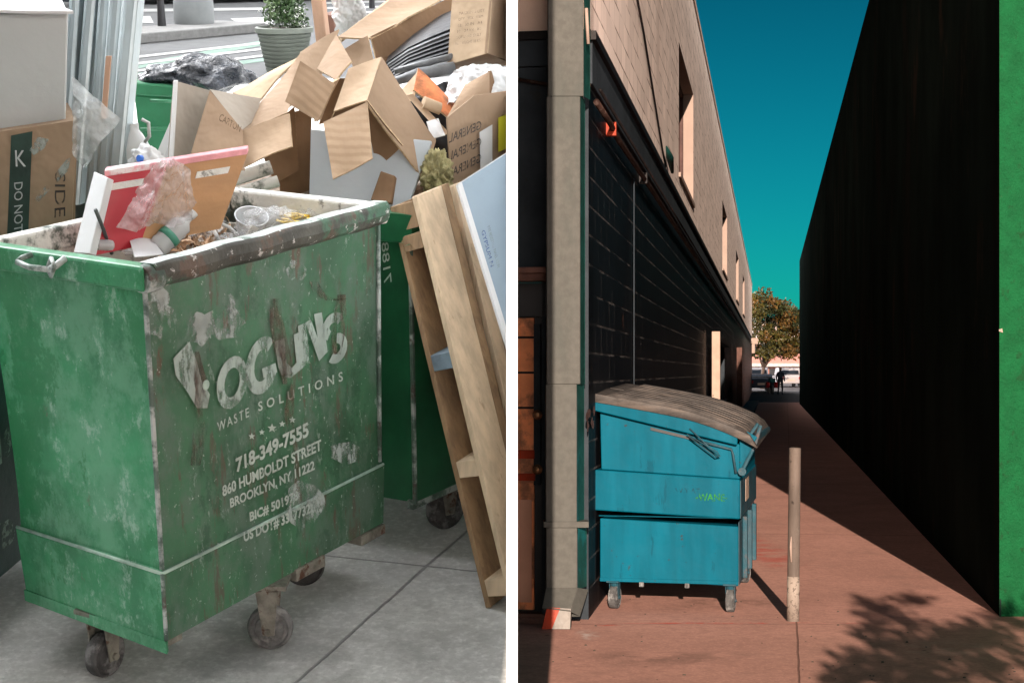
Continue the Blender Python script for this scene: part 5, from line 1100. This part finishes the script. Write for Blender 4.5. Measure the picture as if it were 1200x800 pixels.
# motorcycle
c=far(905,455,104); c.z=gz(104); t=thing('motorcycle','small motorcycle with red and teal panels parked at the alley end','motorcycle',c)
for yy in (0,1.3): MB().lathe(c+V((-.06,yy,.3)),(1,0,0),[(0,.2),(.0,.3),(.12,.3),(.12,.2)],20).build('wheel',M['rubber'],t,smooth=True,autos=True)
MB().tube([c+V((0,0,.35)),c+V((0,.3,.75)),c+V((0,.9,.8)),c+V((0,1.2,.4))],[.12,.2,.18,.08],10).build('frame',M['car_dark'],t,smooth=True)
MB().box(c+V((-.2,-.1,.75)),c+V((.2,.35,1.05))).build('rear_box',M['moto_teal'],t,bevel=.05)
MB().box(c+V((-.38,.0,.4)),c+V((-.15,.5,.8))).box(c+V((.15,.0,.4)),c+V((.38,.5,.8))).build('side_box',M['car_red'],t,bevel=.04)
MB().tube([c+V((-.4,1.05,1.15)),c+V((0,1.1,1.05)),c+V((.4,1.05,1.15))],.025,8).build('handlebar',M['black'],t,smooth=True)
# person (skin-modifier body)
c=far(914.5,455,102); c.z=gz(102)
P=thing('person','person in dark clothes standing beside the motorcycle at the alley end','person',c)
J_=[(0,0,.95),(0,0,1.2),(0,0,1.42),(0,0,1.52),(0,0,1.66),(.19,0,1.40),(.25,.02,1.12),(.27,-.05,.86),(-.19,0,1.40),(-.25,.02,1.12),(-.24,-.08,.86),(.10,0,.9),(.12,.0,.50),(.12,.03,.08),(.13,-.12,.04),(-.10,0,.9),(-.13,-.06,.50),(-.14,.06,.08),(-.15,-.1,.04)]
E_=[(0,1),(1,2),(2,3),(3,4),(2,5),(5,6),(6,7),(2,8),(8,9),(9,10),(0,11),(11,12),(12,13),(13,14),(0,15),(15,16),(16,17),(17,18)]
Rr=[.14,.15,.13,.06,.09,.07,.05,.04,.07,.05,.04,.095,.065,.045,.04,.095,.065,.045,.04]
me=bpy.data.meshes.new('body'); me.from_pydata(J_,E_,[]); o=bpy.data.objects.new('body',me); COL.objects.link(o); o.parent=P; me.materials.append(M['cloth'])
bm=bmesh.new(); bm.from_mesh(me); ly=bm.verts.layers.skin.verify()
for v_,r_ in zip(bm.verts,Rr): v_[ly].radius=(r_,r_)
bm.verts.ensure_lookup_table(); bm.verts[0][ly].use_root=True; bm.to_mesh(me); bm.free()
o.modifiers.new('s','SKIN'); q=o.modifiers.new('ss','SUBSURF'); q.levels=q.render_levels=1
hd=MB().lathe(c+V((0,0,1.56)),(0,0,1),[(0,.04),(.05,.075),(.12,.09),(.18,.085),(.23,.05),(.245,0)],16); hd.build('head',M['skin'],P,smooth=True)
MB().lathe(c+V((0,.012,1.68)),(0,0,1),[(0,.098),(.06,.094),(.11,.058),(.13,0)],16).build('hair',M['black'],P,smooth=True)
# ================================================================ SURROUNDINGS
# white divider added edge-on between the two places, tall to block sky light
mb=MB(); hw=.0138; y0=3.92
z0,z1=-1.2,34
vs=[(-hw,y0,z0),(hw,y0,z0),(hw,y0,z1),(-hw,y0,z1),(-hw,100,z0),(hw,100,z0),(hw,100,z1),(-hw,100,z1)]
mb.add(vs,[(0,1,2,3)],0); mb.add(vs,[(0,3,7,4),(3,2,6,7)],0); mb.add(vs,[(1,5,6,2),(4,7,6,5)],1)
solo(mb,'added_divider_wall',[M['white_wall'],M['dark_wall']],'thin white divider between rubbish heap and alley, added as a light-blocking wall','wall',(0,y0,0),frame=I4)
# unseen block added behind the camera on the left side: keeps the low sun off the street with the green dumpster
bb=thing('light_blocker','tall pale block added behind the camera to keep sun off the dumpster street','building',(-15,-4,0))
SX=.04; eb=-.186
e0=(eb+SX*-.5,-.5); e1=(eb+SX*-10,-10)
MB().add([(-30,e0[1],-6),(e0[0],e0[1],-6),(e1[0],e1[1],-6),(-30,e1[1],-6),(-30,e0[1],24),(e0[0],e0[1],24),(e1[0],e1[1],24),(-30,e1[1],24)],[(3,2,1,0),(4,5,6,7),(0,1,5,4),(1,2,6,5),(2,3,7,6),(3,0,4,7)]).build('wall',M['pale_stucco'],bb)
for i in range(9):
    for k in range(4): MB().box((-28.5+i*3.1,-.52,.8+k*3.2),(-27.1+i*3.1,-.46,2.6+k*3.2)).build('window',M['glass'],bb)
for i,(xa,ya,yb,zt,l) in enumerate(((-7,-.3,12,6.5,'low pale light blocker added left of the dumpster street, nearest the camera'),(-10,12.2,26,11.5,'pale light blocker added left of the dumpster street, middle of its row'),(-16,26.2,48,19,'tallest pale light blocker added left of the dumpster street, at its far end'))):  # unseen blocks added to cut low sky light over the left street
    t=thing('light_blocker',l,'building',(xa-4,ya,0),group='light blockers added outside the frame on the left'); MB().box((xa-8,ya,-3),(xa,yb,zt)).build('wall',M['pale_stucco'],t)
    for k in range(int((yb-ya)/3)): MB().box((xa-.02,ya+.8+k*3,zt-3),(xa+.03,ya+2.2+k*3,zt-1.2)).build('window',M['glass'],t)
# tree behind the camera: its dappled shade lies on the pink pavement
c=V((2.1,-2.6,0)); ST=thing('shade_tree','leafy tree whose dappled shadow falls on the pavement right of the bollard','tree',c)
mb=MB(); mb.tube([c+V((.25,0,0)),c+V((.2,0,1.2)),c+V((.1,0,2.0))],[.09,.07,.06],10); mb.build('trunk',M['bark'],ST,smooth=True)
mb=MB(); rnd=random.Random(21)
hub=c+V((.1,0,1.95)); tips=[]
for e in ((-.65,0,.9),(.0,.1,1.4),(.55,-.1,1.1),(-.3,.1,.5),(.7,.1,.5),(.3,0,1.0)):
    e=V(e); mb.tube([hub,hub+e*.5+V((0,0,.08)),hub+e],[.035,.02,.008],6); tips.append(hub+e)
mb.build('limb',M['bark'],ST,smooth=True)
mb=MB()
for (px,py,r,n) in ((1050,699,.12,110),(1085,705,.12,130),(1030,712,.13,130),(1045,725,.2,300),(1075,732,.16,200),(1020,745,.12,100),(1045,750,.2,320),(1000,765,.08,50),(1035,775,.22,330),(990,790,.12,120),(1015,795,.2,260),(1085,760,.2,330),(1075,790,.25,420),(1120,745,.13,120),(1130,775,.28,500),(1150,750,.2,260),(1170,735,.22,300),(1180,765,.3,500),(1195,720,.22,260),(1165,715,.10,80),(1060,830,.35,500),(1150,830,.4,600),(1000,840,.2,160),(1230,800,.45,600),(1100,880,.5,700)):
    z_=CAMH*F/(py-436); gx=(px-600)/F*z_; yy=-2.6; x=gx-.04*(z_-yy)-c.x; z=.262*(z_-yy)
    leaves(c+V((x,rnd.uniform(-.3,.3),z)),r,int(n*.42),.085,rnd,.6,lambda p:0,mb)
mb.build('crown',M['leaf'],ST)
# ---------------------------------------------------------------- light
SD=V((.04,1,-.262)).normalized()
sl=bpy.data.lights.new('sun','SUN'); sl.energy=4.5; sl.angle=R(.3); sl.color=(1,.82,.68)
so=bpy.data.objects.new('sun',sl); COL.objects.link(so); so.rotation_euler=SD.to_track_quat('-Z','Y').to_euler()
w=bpy.data.worlds.new('World'); S.world=w; w.use_nodes=True; nt=w.node_tree; N=nt.nodes; L=nt.links
bg=N['Background']; sk=N.new('ShaderNodeTexSky'); sk.sky_type='NISHITA'; sk.sun_disc=False; sk.sun_elevation=math.asin(-SD.z); sk.sun_rotation=R(182.3)
sk.dust_density=.3; sk.ozone_density=2.5
bg.inputs['Strength'].default_value=.1
def mixc(f,a,c,bt='MIX'):
    x=N.new('ShaderNodeMix'); x.data_type='RGBA'; x.blend_type=bt
    if hasattr(f,'links'): L.new(f,x.inputs[0])
    else: x.inputs[0].default_value=f
    for s_,i in ((a,6),(c,7)):
        if hasattr(s_,'links'): L.new(s_,x.inputs[i])
        else: x.inputs[i].default_value=tuple(s_)+(1,)
    return x.outputs[2]
SKYT=(.02,.30,.26)
tc=N.new('ShaderNodeTexCoord'); sx=N.new('ShaderNodeSeparateXYZ'); L.new(tc.outputs['Generated'],sx.inputs[0])
gr=N.new('ShaderNodeMapRange'); L.new(sx.outputs['Z'],gr.inputs[0]); gr.inputs[1].default_value=.03; gr.inputs[2].default_value=.24
tint=mixc(1,sk.outputs[0],mixc(gr.outputs[0],(.004,.205,.215),(.002,.105,.115)),'MULTIPLY')
nz_=N.new('ShaderNodeTexNoise'); nz_.inputs['Scale'].default_value=3; nz_.inputs['Detail'].default_value=6; L.new(tc.outputs['Generated'],nz_.inputs['Vector'])
ad=N.new('ShaderNodeMath'); ad.operation='MULTIPLY_ADD'; L.new(nz_.outputs['Fac'],ad.inputs[0]); ad.inputs[1].default_value=-.2; L.new(sx.outputs['X'],ad.inputs[2])
mr=N.new('ShaderNodeMapRange'); mr.interpolation_type='SMOOTHSTEP'; L.new(ad.outputs[0],mr.inputs[0]); mr.inputs[1].default_value=-.28; mr.inputs[2].default_value=-.52
CL=60.0  # unseen bright cloud bank added on the left to light the dumpster street
# glow added low in the sky behind the camera to brighten the shaded facade
def rng(o,a,b):
    r=N.new('ShaderNodeMapRange'); r.interpolation_type='SMOOTHSTEP'; L.new(o,r.inputs[0]); r.inputs[1].default_value=a; r.inputs[2].default_value=b; return r.outputs[0]
sky_fill=N.new('ShaderNodeMath'); sky_fill.operation='MULTIPLY'; L.new(rng(sx.outputs['Y'],-.3,-.6),sky_fill.inputs[0]); L.new(rng(sx.outputs['Z'],.26,.12),sky_fill.inputs[1])
base=mixc(sky_fill.outputs[0],tint,(22,19.5,17.5))
L.new(mixc(mr.outputs[0],base,(CL,CL*1.0,CL*1.02)),bg.inputs['Color'])
# ---------------------------------------------------------------- camera
cd=bpy.data.cameras.new('camera'); co=bpy.data.objects.new('camera',cd); COL.objects.link(co); S.camera=co
co.location=CAM; co.rotation_euler=(R(90),0,0); cd.sensor_width=36; cd.lens=36*F/1200; cd.shift_y=36/1200; cd.clip_end=2000; cd.clip_start=.05
S.render.resolution_x=1024; S.render.resolution_y=682
S.view_settings.view_transform='Standard'; S.view_settings.look='None'; S.view_settings.exposure=1.35; S.view_settings.gamma=1
S.render.engine='CYCLES'
